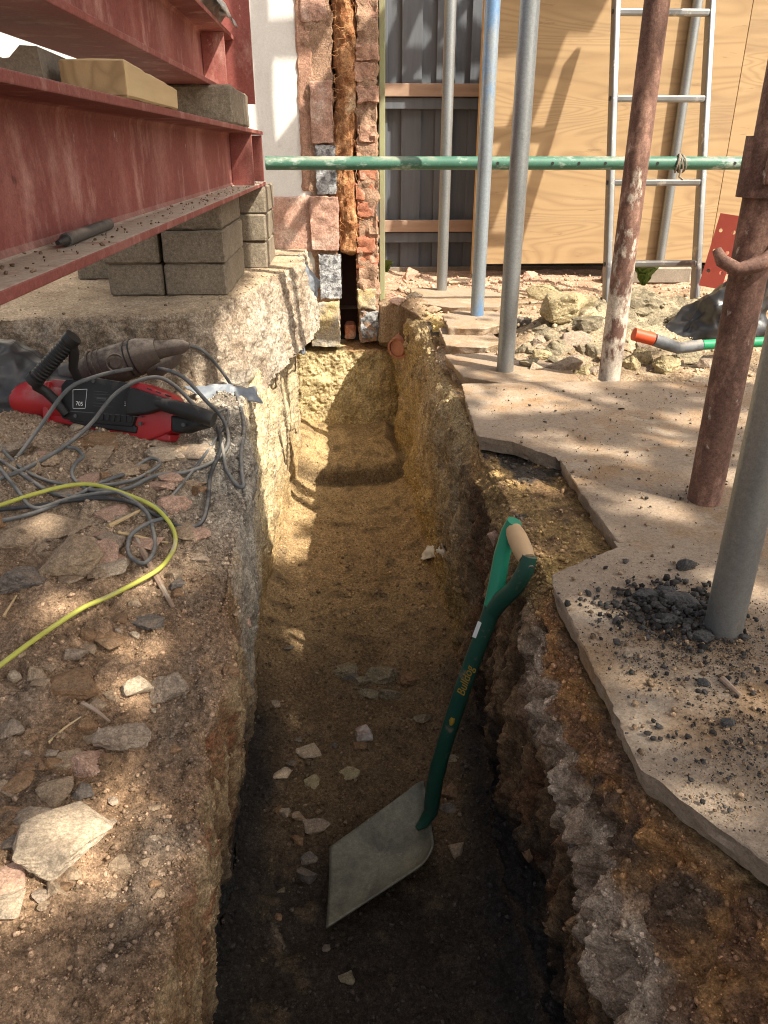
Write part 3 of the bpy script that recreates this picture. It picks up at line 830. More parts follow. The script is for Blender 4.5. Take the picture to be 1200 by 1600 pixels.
rough_slab('paving_slab', [(.315, 2.045), (.303, 1.84), (.293, 1.626), (.362, 1.588), (.432, 1.485), (.7, 1.54), (1.05, 1.53), (1.12, 2.02), (.8, 2.05), (.55, 2.06)], (.68, 1.80), -.0002, .036, pav, 3)
rough_slab('paving_slab', [(.312, 2.40), (.335, 2.14), (.43, 2.07), (.66, 2.08), (.66, 2.36), (.5, 2.42)], (.48, 2.24), -.004, .035, pav, 4)
rough_slab('paving_slab', [(.335, 2.74), (.325, 2.46), (.45, 2.43), (.52, 2.5), (.50, 2.72), (.42, 2.78)], (.42, 2.6), .010, .036, pav, 5)
rough_slab('paving_slab', [(.36, 2.86), (.35, 2.62), (.47, 2.60), (.60, 2.72), (.58, 2.90), (.44, 2.93)], (.47, 2.76), .034, .032, pav, 6)
rough_slab('paving_slab', [(.30, 3.62), (.30, 3.22), (.42, 3.12), (.62, 3.12), (.72, 3.4), (.6, 3.6)], (.48, 3.38), .012, .035, pav, 7)
rough_slab('paving_slab', [(1.05, 1.16), (1.03, .3), (1.6, .3), (1.62, 1.17)], (1.3, .75), -.002, .036, pav, 8)
rough_slab('paving_slab', [(1.08, 1.56), (1.06, 1.19), (1.64, 1.19), (1.66, 1.58)], (1.36, 1.38), .001, .036, pav, 9)
rough_slab('paving_slab', [(1.15, 2.02), (1.08, 1.60), (1.66, 1.60), (1.68, 2.02)], (1.4, 1.8), -.001, .036, pav, 10)

for x0, x1, y0, y1 in ((.44, 1.04, 1.085, 1.155), (.44, 1.05, 1.49, 1.54), (1.02, 1.07, .2, 2.0)):
    pts = [(.434, 1.088), (.62, 1.125), (1.03, 1.155)] if y1 < 1.2 else ([(.436, 1.478), (.70, 1.535), (1.05, 1.525)] if y1 < 1.6 else [(1.03, .2), (1.04, 1.15), (1.055, 1.55), (1.13, 2.0)])
    mb = MB()
    V_, F_ = [], []
    for k, (a, b) in enumerate(pts):
        ox, oy = (.014, 0) if y1 > 1.9 else (0, .014)
        V_ += [(a - ox, b - oy, -.0016), (a + ox, b + oy, -.0016)]
        if k: F_.append((2 * k - 2, 2 * k, 2 * k + 1, 2 * k - 1))
    mb.add(V_, F_).build('joint_sand', 'paving', pav)
# ------------------------------------------------------------------ cut cavity wall at the end of the trench
WY = 3.45
wall = thing('cavity_wall', 'cut through house wall showing blocks, orange wool and brick at the trench end', 'wall', (0, WY, -.22))
def wy(px, py): return pY(px, py, WY)
def leaf_block(name, x0, x1, z0, z1, mat, seed, dy=0.0, amp=.006, deep=.9):
    v, f = rough_box(x0, x1, WY + dy, WY + deep, z0, z1, .011, amp, seed, .003, 45)
    f = [q for q in f]
    return MB().add(v, f, True).build(name, mat, wall)
zz = lambda py: wy(520, py).z
inner = [(-40, 34, 'block_pink', 0), (36, 124, 'block_pink', .03), (126, 224, 'block_pink', -.012), (226, 304, 'block_clinker', -.01), (307, 391, 'block_pink', -.016), (396, 466, 'block_clinker', -.01), (471, 540, 'block_ochre', -.03)]
for i, (a0, a1, mt, dy) in enumerate(inner):
    xl = np.interp((a0 + a1) / 2, [0, 80, 175, 265, 350, 430, 505], [-.145, -.138, -.118, -.105, -.135, -.105, -.150])
    xr = np.interp((a0 + a1) / 2, [0, 175, 265, 350, 430, 505], [-.045, -.030, -.022, -.015, -.010, -.022])
    leaf_block('block', xl, xr, zz(a1), zz(a0), mt, 20 + i, dy, .009 if mt == 'block_pink' and i == 1 else .006, .28)
# outer leaf, brick by brick
z = zz(530); i = 0
while z < 1.5:
    h = .065 if z > -.05 else .08
    mt = 'block_clinker' if z < -.12 else ('block_ochre' if z < -.0 else ('brick_red' if z < .5 else 'brick_pale'))
    if mt == 'block_clinker': h = .125
    if mt == 'block_ochre': h = .09
    rn = random.Random(i * 7)
    leaf_block('brick', .062 + rn.uniform(-.006, .010), .152 + rn.uniform(-.016, .003), z, z + h + rn.uniform(-.006, .003), mt, 60 + i, rn.uniform(-.012, .010), .009, .22)
    z += h + .006; i += 1
mm = MB()
v, f = rough_box(.064, .150, WY - .002, WY + .9, -.2, 2.6, .016, .014, 3, .004, 34); mm.add(v, f, True)
v, f = rough_box(-.132, -.026, WY + .006, WY + .9, -.2, 2.6, .018, .014, 4, .004, 34); mm.add(v, f, True)
mm.build('mortar_core', 'mortar', wall)
v, f = rough_box(-.10, .10, WY + .25, WY + .30, -.22, 2.6, .04, .004, 5)
MB().add(v, f, True).build('cavity_light_stop', 'cavity_dark', wall)  # added dark panel that stops light showing through the cavity
# rolled mineral wool standing in the cavity
tz_, ta = np.meshgrid(np.linspace(zz(402), 1.9, 240), np.linspace(0, 2 * np.pi, 44))
rad = .045 + .010 * fbm(np.stack([np.cos(ta) * 1.2, np.sin(ta) * 1.2, tz_ * 9], -1), 3)
rad *= sstep(zz(404), zz(392), tz_) * .9 + .1
Wl = np.stack([.021 + .012 * np.sin(tz_ * 9) + rad * np.cos(ta), WY + .05 + rad * 1.3 * np.sin(ta), tz_], -1)
Wl += .014 * fbm(Wl * 26, 4)[..., None] * np.array([1, 1, .4]) + .008 * ridged(Wl * np.array([50, 50, 18]), 2)[..., None] * np.array([0, -1, .3])
grid_obj('insulation', Wl - np.array([0, WY, -.22]), 'wool', None, wall, flip=False)
fm = MB(); rn = random.Random(4)
for k in range(190):
    z0 = rn.uniform(zz(385), 1.25); x0 = rn.uniform(-.018, .06)
    p = Vector((x0, WY + .012 + rn.uniform(-.006, .006), z0)); pts = [p]
    dv = Vector((rn.uniform(-1, 1), rn.uniform(-1.2, .1), rn.uniform(-1, 1))).normalized()
    for s in range(6):
        dv = (dv + Vector((rn.uniform(-.7, .7), rn.uniform(-.5, .5), rn.uniform(-.9, .6)))).normalized()
        p = p + dv * rn.uniform(.006, .014); pts.append(p)
    v, f = sweep(pts, [.0011] * 6 + [.0005], 4, False); fm.add(v, f, True)
fo_ = fm.build('wool_fibres', 'wool', wall); fo_['kind'] = 'stuff'
# mossy post against the outer face and the white plastered return
pp = MB(); box(pp, .158, .182, WY + .05, WY + .13, -.05, 2.5, .003)
pp.build('post', 'moss_post', org=(.17, WY + .09, -.05), label='thin mossy green post against the outer brick face', cat='post')
pw = thing('plaster_wall', 'white plastered wall behind the red beams', 'wall', (-.9, 3.47, -.1))
v, f = rough_box(-3.4, -.115, 3.468, 3.64, -.1, 2.6, .12, .004, 8)
MB().add(v, f, True).build('plaster', 'plaster_white', pw)
v, f = rough_box(-.30, -.10, 3.452, 3.50, zz(395), zz(306), .02, .006, 9)
MB().add(v, f, True).build('mortar_patch', 'block_pink', pw)
v, f = rough_box(-.165, -.10, 3.458, 3.50, zz(300), 1.4, .02, .006, 12)
MB().add(v, f, True).build('render_edge', 'brick_pale', pw)
# low ochre footing block under the plaster wall
bk = MB(); v, f = rough_box(.0, .05, WY + .06, WY + .16, -.20, -.135, .02, .004, 14); bk.add(v, f, True)
bk.build('brick_piece', 'brick_red', org=(.02, WY + .1, -.2), label='broken red brick lying in the dark wall cavity', cat='brick')

# ------------------------------------------------------------------ grey fence and plywood hoarding
FY = 4.40
fen = thing('fence', 'dark grey close board fence with two pink rails behind the scaffold tubes', 'fence', (.5, FY, -.08))
x = .14; i = 0
while x < 2.4:
    rn = random.Random(i)
    wv = .098 + rn.uniform(-.004, .004)
    mb = MB(); box(mb, x, x + wv, FY + (i % 2) * .021, FY + .018 + (i % 2) * .021, -.02, 2.0 + rn.uniform(-.02, .02), .002)
    mb.build('board', 'fence_grey', fen)
    x += wv - .012; i += 1
for zc in (.855, .215):
    mb = MB(); box(mb, .12, 2.4, FY - .05, FY - .004, zc - .03, zc + .028, .003)
    mb.build('rail', 'timber_brown', fen)
    mb = MB(); box(mb, .13, 2.4, FY - .035, FY - .003, zc - .085, zc - .034, .003)
    mb.build('rail_batten', 'fence_grey', fen)
mb = MB(); box(mb, .12, 2.4, FY - .02, FY - .002, -.1, .0, .002); mb.build('gravel_board', 'timber_grey', fen)
PYp = 4.10
pl = thing('plywood_hoarding', 'large plywood sheet hoarding with swirling grain behind the ladder', 'hoarding', (1.8, PYp, .04))
mb = MB(); box(mb, .685, 1.905, PYp, PYp + .018, .05, 1.42, .0015); mb.build('plywood_sheet', 'plywood', pl, org=(1.0, PYp, .3)).location = (1.0 - 1.8, 0, .26)
mb = MB(); box(mb, 1.909, 3.13, PYp + .002, PYp + .020, .048, 1.42, .0015); mb.build('plywood_sheet', 'plywood', pl, org=(2.9, PYp, 1.4)).location = (2.9 - 1.8, 0, 1.36)
mb = MB(); box(mb, .664, .684, PYp - .006, PYp + .05, .0, 1.43, .002); mb.build('edge_batten', 'timber_pale', pl)
tk = MB(); v, f = rough_box(1.30, 1.72, 3.86, 3.96, -.02, .06, .03, .003, 3); tk.add(v, f, True)
tk.build('timber_sleeper', 'timber_grey', org=(1.5, 3.9, -.02), label='weathered grey timber lying at the foot of the plywood', cat='timber')

# ------------------------------------------------------------------ red steel beams
def beam(name, label, xe, z0, y0, y1, wd=.152, dp=.170, tf=.011, tw=.009):
    xc = xe - wd / 2
    t = thing(name, label, 'beam', (xc, y0, z0))
    for zz0, nm in ((z0, 'bottom_flange'), (z0 + dp - tf, 'top_flange')):
        mb = MB(); box(mb, xc - wd / 2, xe, y0, y1, zz0, zz0 + tf, .0018); mb.build(nm, 'red_oxide', t)
    mb = MB()
    # web with root fillets
    pr = []
    r = .010
    zt, zb = z0 + dp - tf + .001, z0 + tf - .001
    half = [(tw / 2 + r, zb), (tw / 2 + r * .3, zb + r * .3), (tw / 2, zb + r), (tw / 2, zt - r), (tw / 2 + r * .3, zt - r * .3), (tw / 2 + r, zt)]
    prof_ = [(xc + a, b) for a, b in half] + [(xc - a, b) for a, b in half[::-1]]
    n = len(prof_)
    mb.add([(p[0], y0 + .001, p[1]) for p in prof_] + [(p[0], y1 - .001, p[1]) for p in prof_],
           [(i, i + n, (i + 1) % n + n, (i + 1) % n) for i in range(n)] + [tuple(range(n)), tuple(range(n, 2 * n))[::-1]])
    mb.build('web', 'red_oxide', t)
    return t, xc
lb, xc = beam('steel_beam', 'lower red oxide steel beam resting on grey block stacks', -.268, .47, .10, 2.98)
mb = MB(); box(mb, xc + .006, -.272, 2.62, 2.632, .4825, .6275, .001); mb.build('stiffener_plate', 'red_oxide', lb)
mb = MB(); box(mb, xc + .006, -.272, 2.955, 2.967, .4825, .6275, .001); mb.build('stiffener_plate', 'red_oxide', lb)
ub, xc2 = beam('steel_beam', 'upper red oxide steel beam lying above the lower one', -.325, .731, .55, 2.80)
mb = MB(); box(mb, -.43, -.272, 2.802, 2.815, .715, 1.06, .001); mb.build('end_plate', 'red_oxide', ub)
mb = MB(); box(mb, xc2 + .006, -.33, 2.60, 2.61, .744, .888, .001); mb.build('stiffener_plate', 'red_oxide', ub)
# wrapped bright strapping on the upper beam
mb = MB()
gxx, gyy = np.meshgrid(np.linspace(-.36, -.30, 14), np.linspace(2.35, 2.72, 50))
SH = np.stack([gxx, gyy, .915 + .035 * np.sin((gxx + .36) / .06 * 3.14) + .02 * fbm(np.stack([gxx * 40, gyy * 14, gxx * 0], -1), 3)], -1)
o = grid_obj('plastic_wrap', SH - np.array([-.33, 2.5, .91]), 'alu', None, None, loc=(-.33, 2.5, .91))
o.modifiers.new('s', 'SOLIDIFY').thickness = .002
tag(o, 'crumpled shiny wrapping lying on the upper beam flange', 'wrapping')

# blocks under and between the beams
def cblock(x0, x1, y0, y1, z0, z1, seed, label, mat='block_grey', group='grey concrete blocks carrying the beams'):
    v, f = rough_box(x0, x1, y0, y1, z0, z1, .022, .0022, seed, .006, 60)
    return MB().add(v, f, True).build('concrete_block', mat, org=((x0 + x1) / 2, (y0 + y1) / 2, z0), label=label, cat='block', group=group)
cblock(-.512, -.335, 2.300, 2.740, .199, .288, 1, 'grey concrete block at the bottom of the front right stack under the beam')
cblock(-.508, -.333, 2.295, 2.735, .289, .378, 2, 'grey concrete block in the middle of the front right stack under the beam')
cblock(-.510, -.337, 2.302, 2.742, .379, .4695, 3, 'grey concrete block on top of the front right stack touching the beam')
cblock(-.672, -.517, 2.305, 2.745, .199, .288, 4, 'grey concrete block at the bottom of the left stack under the beam')
cblock(-.678, -.520, 2.298, 2.738, .289, .378, 5, 'second grey concrete block up in the left stack under the beam')
cblock(-.676, -.518, 2.303, 2.743, .379, .4695, 6, 'topmost grey concrete block of the left stack, mostly behind the beam')
cblock(-.86, -.69, 2.62, 3.0, .199, .288, 12, 'shaded grey concrete block set back beyond the left stack')
cblock(-.40, -.268, 2.86, 3.20, .199, .290, 7, 'small far stack, bottom grey block beside the white wall')
cblock(-.398, -.266, 2.855, 3.20, .291, .381, 8, 'small far stack, middle grey block beside the white wall')
cblock(-.402, -.262, 2.862, 3.20, .382, .4695, 9, 'small far stack, top grey block under the beam end')
cblock(-.455, -.272, 2.22, 2.60, .6405, .7305, 10, 'single grey concrete block packed between the two red beams')
mb = MB()
v, f = rough_box(-.350, -.266, 1.12, 1.45, .6405, .684, .03, .0012, 5, .003); 
v = [Vector((p.x, p.y, .6405 + (p.z - .6405) * (1 - .3 * (p.y - 1.12) / .33))) for p in v]
tw = mb.add(v, f).build('timber_wedge', 'timber_pale', org=(-.31, 1.28, .6405), label='pale timber wedge with end grain showing, lying on the lower beam', cat='timber')
mb = MB(); box(mb, -.3475, -.2685, 1.1170, 1.1215, .6432, .6815, .001); eg = mb.build('end_grain', 'end_grain', None, org=(-.31, 1.28, .6405)); eg.location = (0, 0, 0); eg.parent = tw
mb = MB()
pts = [(-.47, 0.0), (-.47, .052), (-.435, .05), (-.42, .04), (-.40, .042), (-.385, .055), (-.365, .054), (-.362, 0.0)]
n = len(pts)
mb.add([(p[0], 1.10, .6405 + p[1]) for p in pts] + [(p[0] - .01, 1.24, .6405 + p[1]) for p in pts], [(i, (i + 1) % n, (i + 1) % n + n, i + n) for i in range(n)] + [tuple(range(n))[::-1], tuple(range(n, 2 * n))])
mb.build('timber_offcut', 'timber_grey', org=(-.42, 1.17, .6405), label='worn grey notched timber offcut at the left end of the lower beam', cat='timber')
# breaker chisel lying on the bottom flange
a_, b2 = pz(38, 380, .4885), pz(126, 352, .4885)
a_ = Vector((-.312, a_.y, .4885)); b2 = Vector((-.322, b2.y + .02, .4885))
ax = (b2 - a_).normalized()
ch = thing('chisel_bit', 'small dark steel chisel bit lying on the lower beam flange', 'chisel', (a_ + b2) / 2)
mb = MB(); tube(mb, a_ + ax * .03, b2, .0072, 12); mb.build('shank', 'tool_grey', ch)
mb = MB(); tube(mb, a_, a_ + ax * .03, .0025, 10, .006); mb.build('tip', 'tool_black', ch)

# ------------------------------------------------------------------ scaffold tubes, props and ladder
def vtube(label, px, py, z0, top, r, mat, name='scaffold_tube', group='upright tubes', ri=None, lean=(0, 0)):
    b = pz(px, py, z0)
    mb = MB()
    pipe(mb, b - Vector((0, 0, .01)), Vector((b.x + lean[0], b.y + lean[1], top)), r, r - .004)
    return mb.build(name, mat, org=b, label=label, cat='scaffold tube', group=group), b
vtube('thin galvanised upright tube nearest the grey fence', 690, 457, .0, 2.6, .0235, 'galv')
vtube('galvanised upright tube streaked with blue paint', 745, 498, .02, 2.6, .0242, 'galv_blue')
vtube('plain galvanised upright tube standing at the paving edge beside the rubble', 789, 578, -.002, 2.6, .0245, 'galv')
vtube('galvanised upright tube close to the camera at the right', 1129, 985, 0, 2.4, .0242, 'galv')
vtube('galvanised upright tube behind the ladder against the plywood', 1031, 407, .065, 2.6, .0235, 'galv')
gt = pY(415, 255, 3.05); g2 = pY(1176, 255, 3.05)
mb = MB(); pipe(mb, (gt.x, 3.05, gt.z), (g2.x + .35, 3.05, g2.z), .0225, .019)
gto = thing('ledger_tube', 'green painted horizontal tube spanning from beam to prop', 'scaffold tube', (gt.x, 3.05, gt.z))
mb.build('tube', 'green_paint', gto)
for px in (776, 861, 902, 943, 1024, 1144):
    c = pY(px, 255, 3.05)
    mb = MB(); tube(mb, (c.x, 3.05 - .0232, c.z), (c.x, 3.05 - .015, c.z), .0055, 12); mb.build('pin_hole', 'tool_black', gto)
# twisted wire tie where the tube crosses the far upright
c = pY(1061, 255, 3.05); rn = random.Random(3)
wt = MB()
for k in range(4):
    pts = [(c.x + .008 * math.sin(t * 1.3 + k) + (k - 1.5) * .006, 3.05 + .029 * math.cos(t), c.z + .031 * math.sin(t)) for t in np.linspace(0, 6.4, 18)]
    v, f = sweep(pts, .0036, 6); wt.add(v, f, True)
v, f = sweep([(c.x, 3.02, c.z - .02), (c.x - .006, 3.015, c.z - .045), (c.x + .008, 3.012, c.z - .055)], .004, 6); wt.add(v, f, True)
wt.build('wire_tie', 'timber_grey', org=(c.x, 3.05, c.z), label='frayed grey tie knotted round the green tube', cat='tie')
# acrow props
def prop(label, px, py, r, splash):
    b = pz(px, py, 0)
    t = thing('steel_prop', label, 'prop', b, 'rusty steel props')
    mb = MB(); pipe(mb, b - Vector((0, 0, .01)), b + Vector((0, 0, 2.5)), r, r - .005); mb.build('tube', 'prop_splash' if splash > .2 else 'prop_rust', t)
    return t, b
prop('rusty steel prop splashed with white cement at its foot', 952, 588, .0300, .36)
t, b = prop('rusty brown steel prop with collar and handle at the right', 1100, 782, .0295, .12)
# collar, slot and cast handle of the near prop
mb = MB(); pipe(mb, b + Vector((0, 0, .515)), b + Vector((0, 0, .60)), .040, .0300, 24); mb.build('collar', 'prop_rust', t)
mb = MB(); v, f = bevel_box(b.x - .012, b.y - .046, .56, .030, .014, .052, .004); mb.add(v, f); mb.build('slot_plate', 'prop_rust', t)
mb = MB(); v, f = bevel_box(b.x - .010, b.y - .0545, .56, .014, .004, .03, .001); mb.add(v, f); mb.build('slot', 'tool_black', t)
pts = [b + Vector(q) for q in ((.055, -.02, .47), (.03, -.045, .45), (-.005, -.052, .425), (-.04, -.045, .412), (-.062, -.03, .425), (-.068, -.02, .44))]
v, f = sweep(pts, [.012, .013, .013, .012, .010, .007], 12); mb = MB().add(v, f, True); mb.build('handle', 'prop_rust', t)
v, f = sweep([b + Vector(q) for q in ((.03, -.045, .455), (.05, -.04, .49), (.055, -.03, .53))], [.012, .013, .012], 12); MB().add(v, f, True).build('handle_arm', 'prop_rust', t)
# aluminium ladder
ld = thing('ladder', 'narrow aluminium ladder leaning towards the plywood', 'ladder', (1.3, 3.27, 0))
l0, l1 = Vector((1.107, 3.262, -.01)), Vector((1.114, 3.74, 1.60))
r0, r1 = Vector((1.498, 3.285, -.01)), Vector((1.512, 3.76, 1.60))
for p0, p1 in ((l0, l1), (r0, r1)):
    d = (p1 - p0); yv = Vector((1, 0, 0)); nv = d.normalized().cross(yv)
    mb = MB()
    for sx, sd_, ww in ((0, 0, .010), (1, .0215, .006), (1, -.0215, .006)):
        pass
    M3 = Matrix((Vector((1, 0, 0)), -nv, d.normalized())).transposed()
    c = (p0 + p1) / 2
    v, f = bevel_box(*c, .024, .052, d.length, .006, 3, M3); mb.add(v, f, True)
    mb.build('stile', 'alu', ld)
for k, zr in enumerate((.148, .460, .772, 1.084, 1.396)):
    s = (zr + .01) / 1.61
    pa, pb = l0.lerp(l1, s), r0.lerp(r1, s)
    mb = MB(); v, f = bevel_box(*((pa + pb) / 2), (pb - pa).length - .024, .030, .026, .007, 2); mb.add(v, f); mb.build('rung', 'alu', ld)
    for q, sx in ((pa, -.0125), (pb, .0125)):
        mb = MB(); tube(mb, q + Vector((sx, 0, 0)), q + Vector((sx * 1.3, 0, 0)), .009, 12); mb.build('rung_end', 'tool_grey', ld)

# red drilled end plate on a beam offcut, behind the bin bag
y0 = 3.05
pc = pY(1128, 385, y0)
bo = thing('beam_offcut', 'bright red steel end plate drilled with bolt holes behind the black bag', 'beam', (pc.x, y0, .0))
M3 = Matrix.Rotation(R_(8), 3, 'Y') @ Matrix.Rotation(R_(-32), 3, 'Z')
bm = bmesh.new()
hw, hh, th = .043, .135, .012
cols = (-.024, .024); rws = (-.075, 0.0, .075)
mb = MB()
xsg = [-hw] + sum([[c - .009, c + .009] for c in cols], []) + [hw]
zsg = [-hh] + sum([[r - .009, r + .009] for r in rws], []) + [hh]
for i in range(len(xsg) - 1):
    for j in range(len(zsg) - 1):
        if i % 2 == 1 and j % 2 == 1: 
            # ring around a round hole
            cx_, cz_ = (xsg[i] + xsg[i + 1]) / 2, (zsg[j] + zsg[j + 1]) / 2
            ns_ = 16; V_ = []; 
            for yy in (-th / 2, th / 2):
                for k in range(ns_):
                    a = 2 * math.pi * k / ns_; cx2, sz2 = math.cos(a), math.sin(a)
                    mx = max(abs(cx2), abs(sz2)); V_.append((cx_ + .009 * cx2 / mx, yy, cz_ + .009 * sz2 / mx)); V_.append((cx_ + .0072 * cx2, yy, cz_ + .0072 * sz2))
            Fq = []
            for k in range(ns_):
                k2 = (k + 1) % ns_
                Fq += [(2 * k, 2 * k + 1, 2 * k2 + 1, 2 * k2), (2 * ns_ + 2 * k, 2 * ns_ + 2 * k2, 2 * ns_ + 2 * k2 + 1, 2 * ns_ + 2 * k + 1), (2 * k + 1, 2 * ns_ + 2 * k + 1, 2 * ns_ + 2 * k2 + 1, 2 * k2 + 1)]
            mb.add([M3 @ Vector(p) + Vector((pc.x, y0, pc.z - .02)) for p in V_], Fq)
        else:
            V_ = [(xsg[i], -th / 2, zsg[j]), (xsg[i + 1], -th / 2, zsg[j]), (xsg[i + 1], -th / 2, zsg[j + 1]), (xsg[i], -th / 2, zsg[j + 1])]
            V_ += [(a, th / 2, c) for a, _, c in V_]
            mb.add([M3 @ Vector(p) + Vector((pc.x, y0, pc.z - .02)) for p in V_], [(0, 1, 2, 3), (7, 6, 5, 4), (0, 4, 5, 1), (1, 5, 6, 2), (2, 6, 7, 3), (3, 7, 4, 0)])
mb.build('end_plate', 'red_plate', bo)
def part_box(nm, cx, cy, cz, sx, sy, sz, mat='red_plate'):
    v, f = bevel_box(0, 0, 0, sx, sy, sz, .002)
    MB().add([M3 @ (p + Vector((cx, cy, cz))) + Vector((pc.x, y0, pc.z - .02)) for p in v], f).build(nm, mat, bo)
part_box('web', 0, .106, 0, .008, .20, .22); part_box('top_flange', 0.0, .106, .105, .08, .20, .010); part_box('bottom_flange', 0, .106, -.118, .08, .20, .010)

# ------------------------------------------------------------------ shovel in the trench
A1, A2 = pz(510, 1452, -.640), pz(515, 1325, -.628)
B1, B2 = pz(684, 1345, -.598), pz(664, 1222, -.590)
sv_ = thing('shovel', 'green handled shovel with dusty square blade leaning in the trench', 'shovel', (A1 + A2 + B1 + B2) / 4)
nU, nV = 30, 26
bl_ = np.zeros((nU, nV, 3))
nrm = np.array(((B1 - A1).cross(A2 - A1)).normalized())
if nrm[2] < 0: nrm = -nrm
for i in range(nU):
    for j in range(nV):
        u, v_ = i / (nU - 1), j / (nV - 1)
        p = (np.array(A1) * (1 - v_) + np.array(A2) * v_) * (1 - u) + (np.array(B1) * (1 - v_) + np.array(B2) * v_) * u
        dish = -.016 * (1 - (2 * v_ - 1) ** 2) * (.35 + .65 * u) + .014 * max(0, (u - .80) / .2) ** 2 + .012 * abs(2 * v_ - 1) ** 6 * u
        # rounded shoulders
        q = max(0, (u - .86) / .14)
        p = p + (np.array(B1 + B2) / 2 - p) * 0.22 * q * q * (abs(2 * v_ - 1) ** 3)
        bl_[i, j] = p + nrm * dish
bo_ = grid_obj('blade', bl_ - np.array(sv_.location), 'shovel_steel', None, sv_)
md = bo_.modifiers.new('s', 'SOLIDIFY'); md.thickness = .0035
root = (B1 + B2) / 2
dv = (root - (A1 + A2) / 2).normalized()
p0 = root - dv * .012 + Vector(nrm) * .002
top = pY(812, 880, 1.165)
neck = pY(678, 1205, 1.115)
def shaft_pt(s):
    K_ = [0, .08, .16, .30, .60, 1.0]
    px_ = np.interp(s, K_, [673, 677, 683, 697, 732, 771]); py_ = np.interp(s, K_, [1268, 1238, 1205, 1155, 1050, 948])
    return pY(px_, py_, np.interp(s, [0, 1], [root.y - .004, 1.085]))
sp_ = spline([shaft_pt(t_) for t_ in (0, .07, .15, .26, .40, .55, .70, .85, 1.0)], 5)
nsp = len(sp_)
v, f = sweep([p0 - dv * .022 - Vector(nrm) * .002, p0 - dv * .006 + Vector(nrm) * .001] + sp_[:12], [.005, .0105, .0140, .0148] + [.0152] * 10, 16)
MB().add(v, f, True).build('socket', 'shovel_green', sv_)
v, f = sweep([p + Vector((0, 0, 0)) for p in sp_[11:]], [.0158, .0158] + [.0147] * (nsp - 15) + [.0155] * 2, 16); MB().add(v, f, True).build('shaft', 'shovel_green', sv_)
for k_ in (12, 13):
    q_ = sp_[k_]; tv_ = (Vector(EYE) - q_).normalized(); mb = MB(); tube(mb, q_ + tv_ * .0135, q_ + tv_ * .0165, .0035, 10)
    if k_ == 12: mb.build('rivet', 'tool_grey', sv_)
pts = sp_
ax = (pts[-1] - pts[-4]).normalized()
g1, g2_ = pY(802, 826, 1.11), pY(823, 874, 1.05)         # wooden cross grip
mb = MB(); v, f = sweep([g1.lerp(g2_, s) for s in np.linspace(0, 1, 9)], [.0125, .0145, .0158, .0162, .0163, .0162, .0158, .0148, .0135], 16); mb.add(v, f, True)
mb.build('grip', 'ash_wood', sv_)
for g, nm in ((g1, 'yoke_arm'), (g2_, 'yoke_arm')):
    out = (g - (g1 + g2_) / 2).normalized()
    g_ = g + out * .004
    st = pts[-1] - ax * .01
    mids = [st, st.lerp(g_, .3) + out * .004, st.lerp(g_, .62) + out * .012, g_ - ax * .012 + out * .004, g_ + ax * .010]
    v, f = sweep(mids, [.0150, .0145, .0135, .0135, .0125], 14); mb = MB().add(v, f, True)
    o = mb.build(nm, 'shovel_green' if g is g2_ else 'shovel_green_bright', sv_)
    mb = MB(); tube(mb, g + out * .012, g + out * .019, .006, 10); mb.build('rivet', 'tool_grey', sv_)
def on_shaft(s, lift=.0153):
    c = shaft_pt(s); a = (shaft_pt(s + .05) - shaft_pt(s - .05)).normalized()
    tov = (Vector(EYE) - c); nrm_ = (tov - a * tov.dot(a)).normalized()
    return c, a, nrm_, a.cross(nrm_) * -1
c, a, nn_, sd_ = on_shaft(.58)
X_, Z_ = a, nn_; Y_ = Z_.cross(X_)
mt = Matrix((X_, Y_, Z_)).transposed().to_4x4(); mt.translation = c + nn_ * .0152 - sd_ * .0 - sv_.location
text_obj('lettering', 'Bulldog', .021, 'ink_gold', sv_, mt, .0004, .25)
c, a, nn_, sd_ = on_shaft(.40)
mb = MB(); v, f = sweep([c + nn_ * .0135 - a * .008, c + nn_ * .014, c + nn_ * .0135 + a * .008], [.003, .0055, .004], 10); mb.add(v, f, True); mb.build('emblem', 'ink_gold', sv_)
c, a, nn_, sd_ = on_shaft(.86)
mb = MB(); v, f = bevel_box(0, 0, 0, .010, .002, .032, .0005, 1, Matrix((sd_, nn_, a)).transposed()); mb.add([p + c + nn_ * .0105 - sd_ * -.0105 for p in v], f); mb.build('sticker', 'ink_white', sv_)

# second tool on the rubble: orange grip, grey neck and green shaft
hs = [pY(x, y_, 2.25) + Vector((0, 0, .004)) for x, y_ in ((990, 524), (1020, 532), (1022, 533), (1060, 546), (1096, 541), (1097, 541), (1200, 536))]
ht = thing('hand_tool', 'tool handle with orange end, grey neck and green shaft on the rubble', 'tool', hs[3])
for nm, i0, i1, mat, rr in (('orange_end', 0, 1, 'orange_grip', (.019, .019)), ('shaft', 5, 6, 'grip_green', (.015, .015))):
    mb = MB(); tube(mb, hs[i0], hs[i1], rr[0], 16, rr[1]); mb.build(nm, mat, ht)
v, f = sweep([hs[2], hs[2].lerp(hs[3], .4), hs[3], hs[3].lerp(hs[4], .5), hs[4]], [.018, .019, .0175, .0175, .0165], 16); MB().add(v, f, True).build('neck', 'grip_grey', ht)

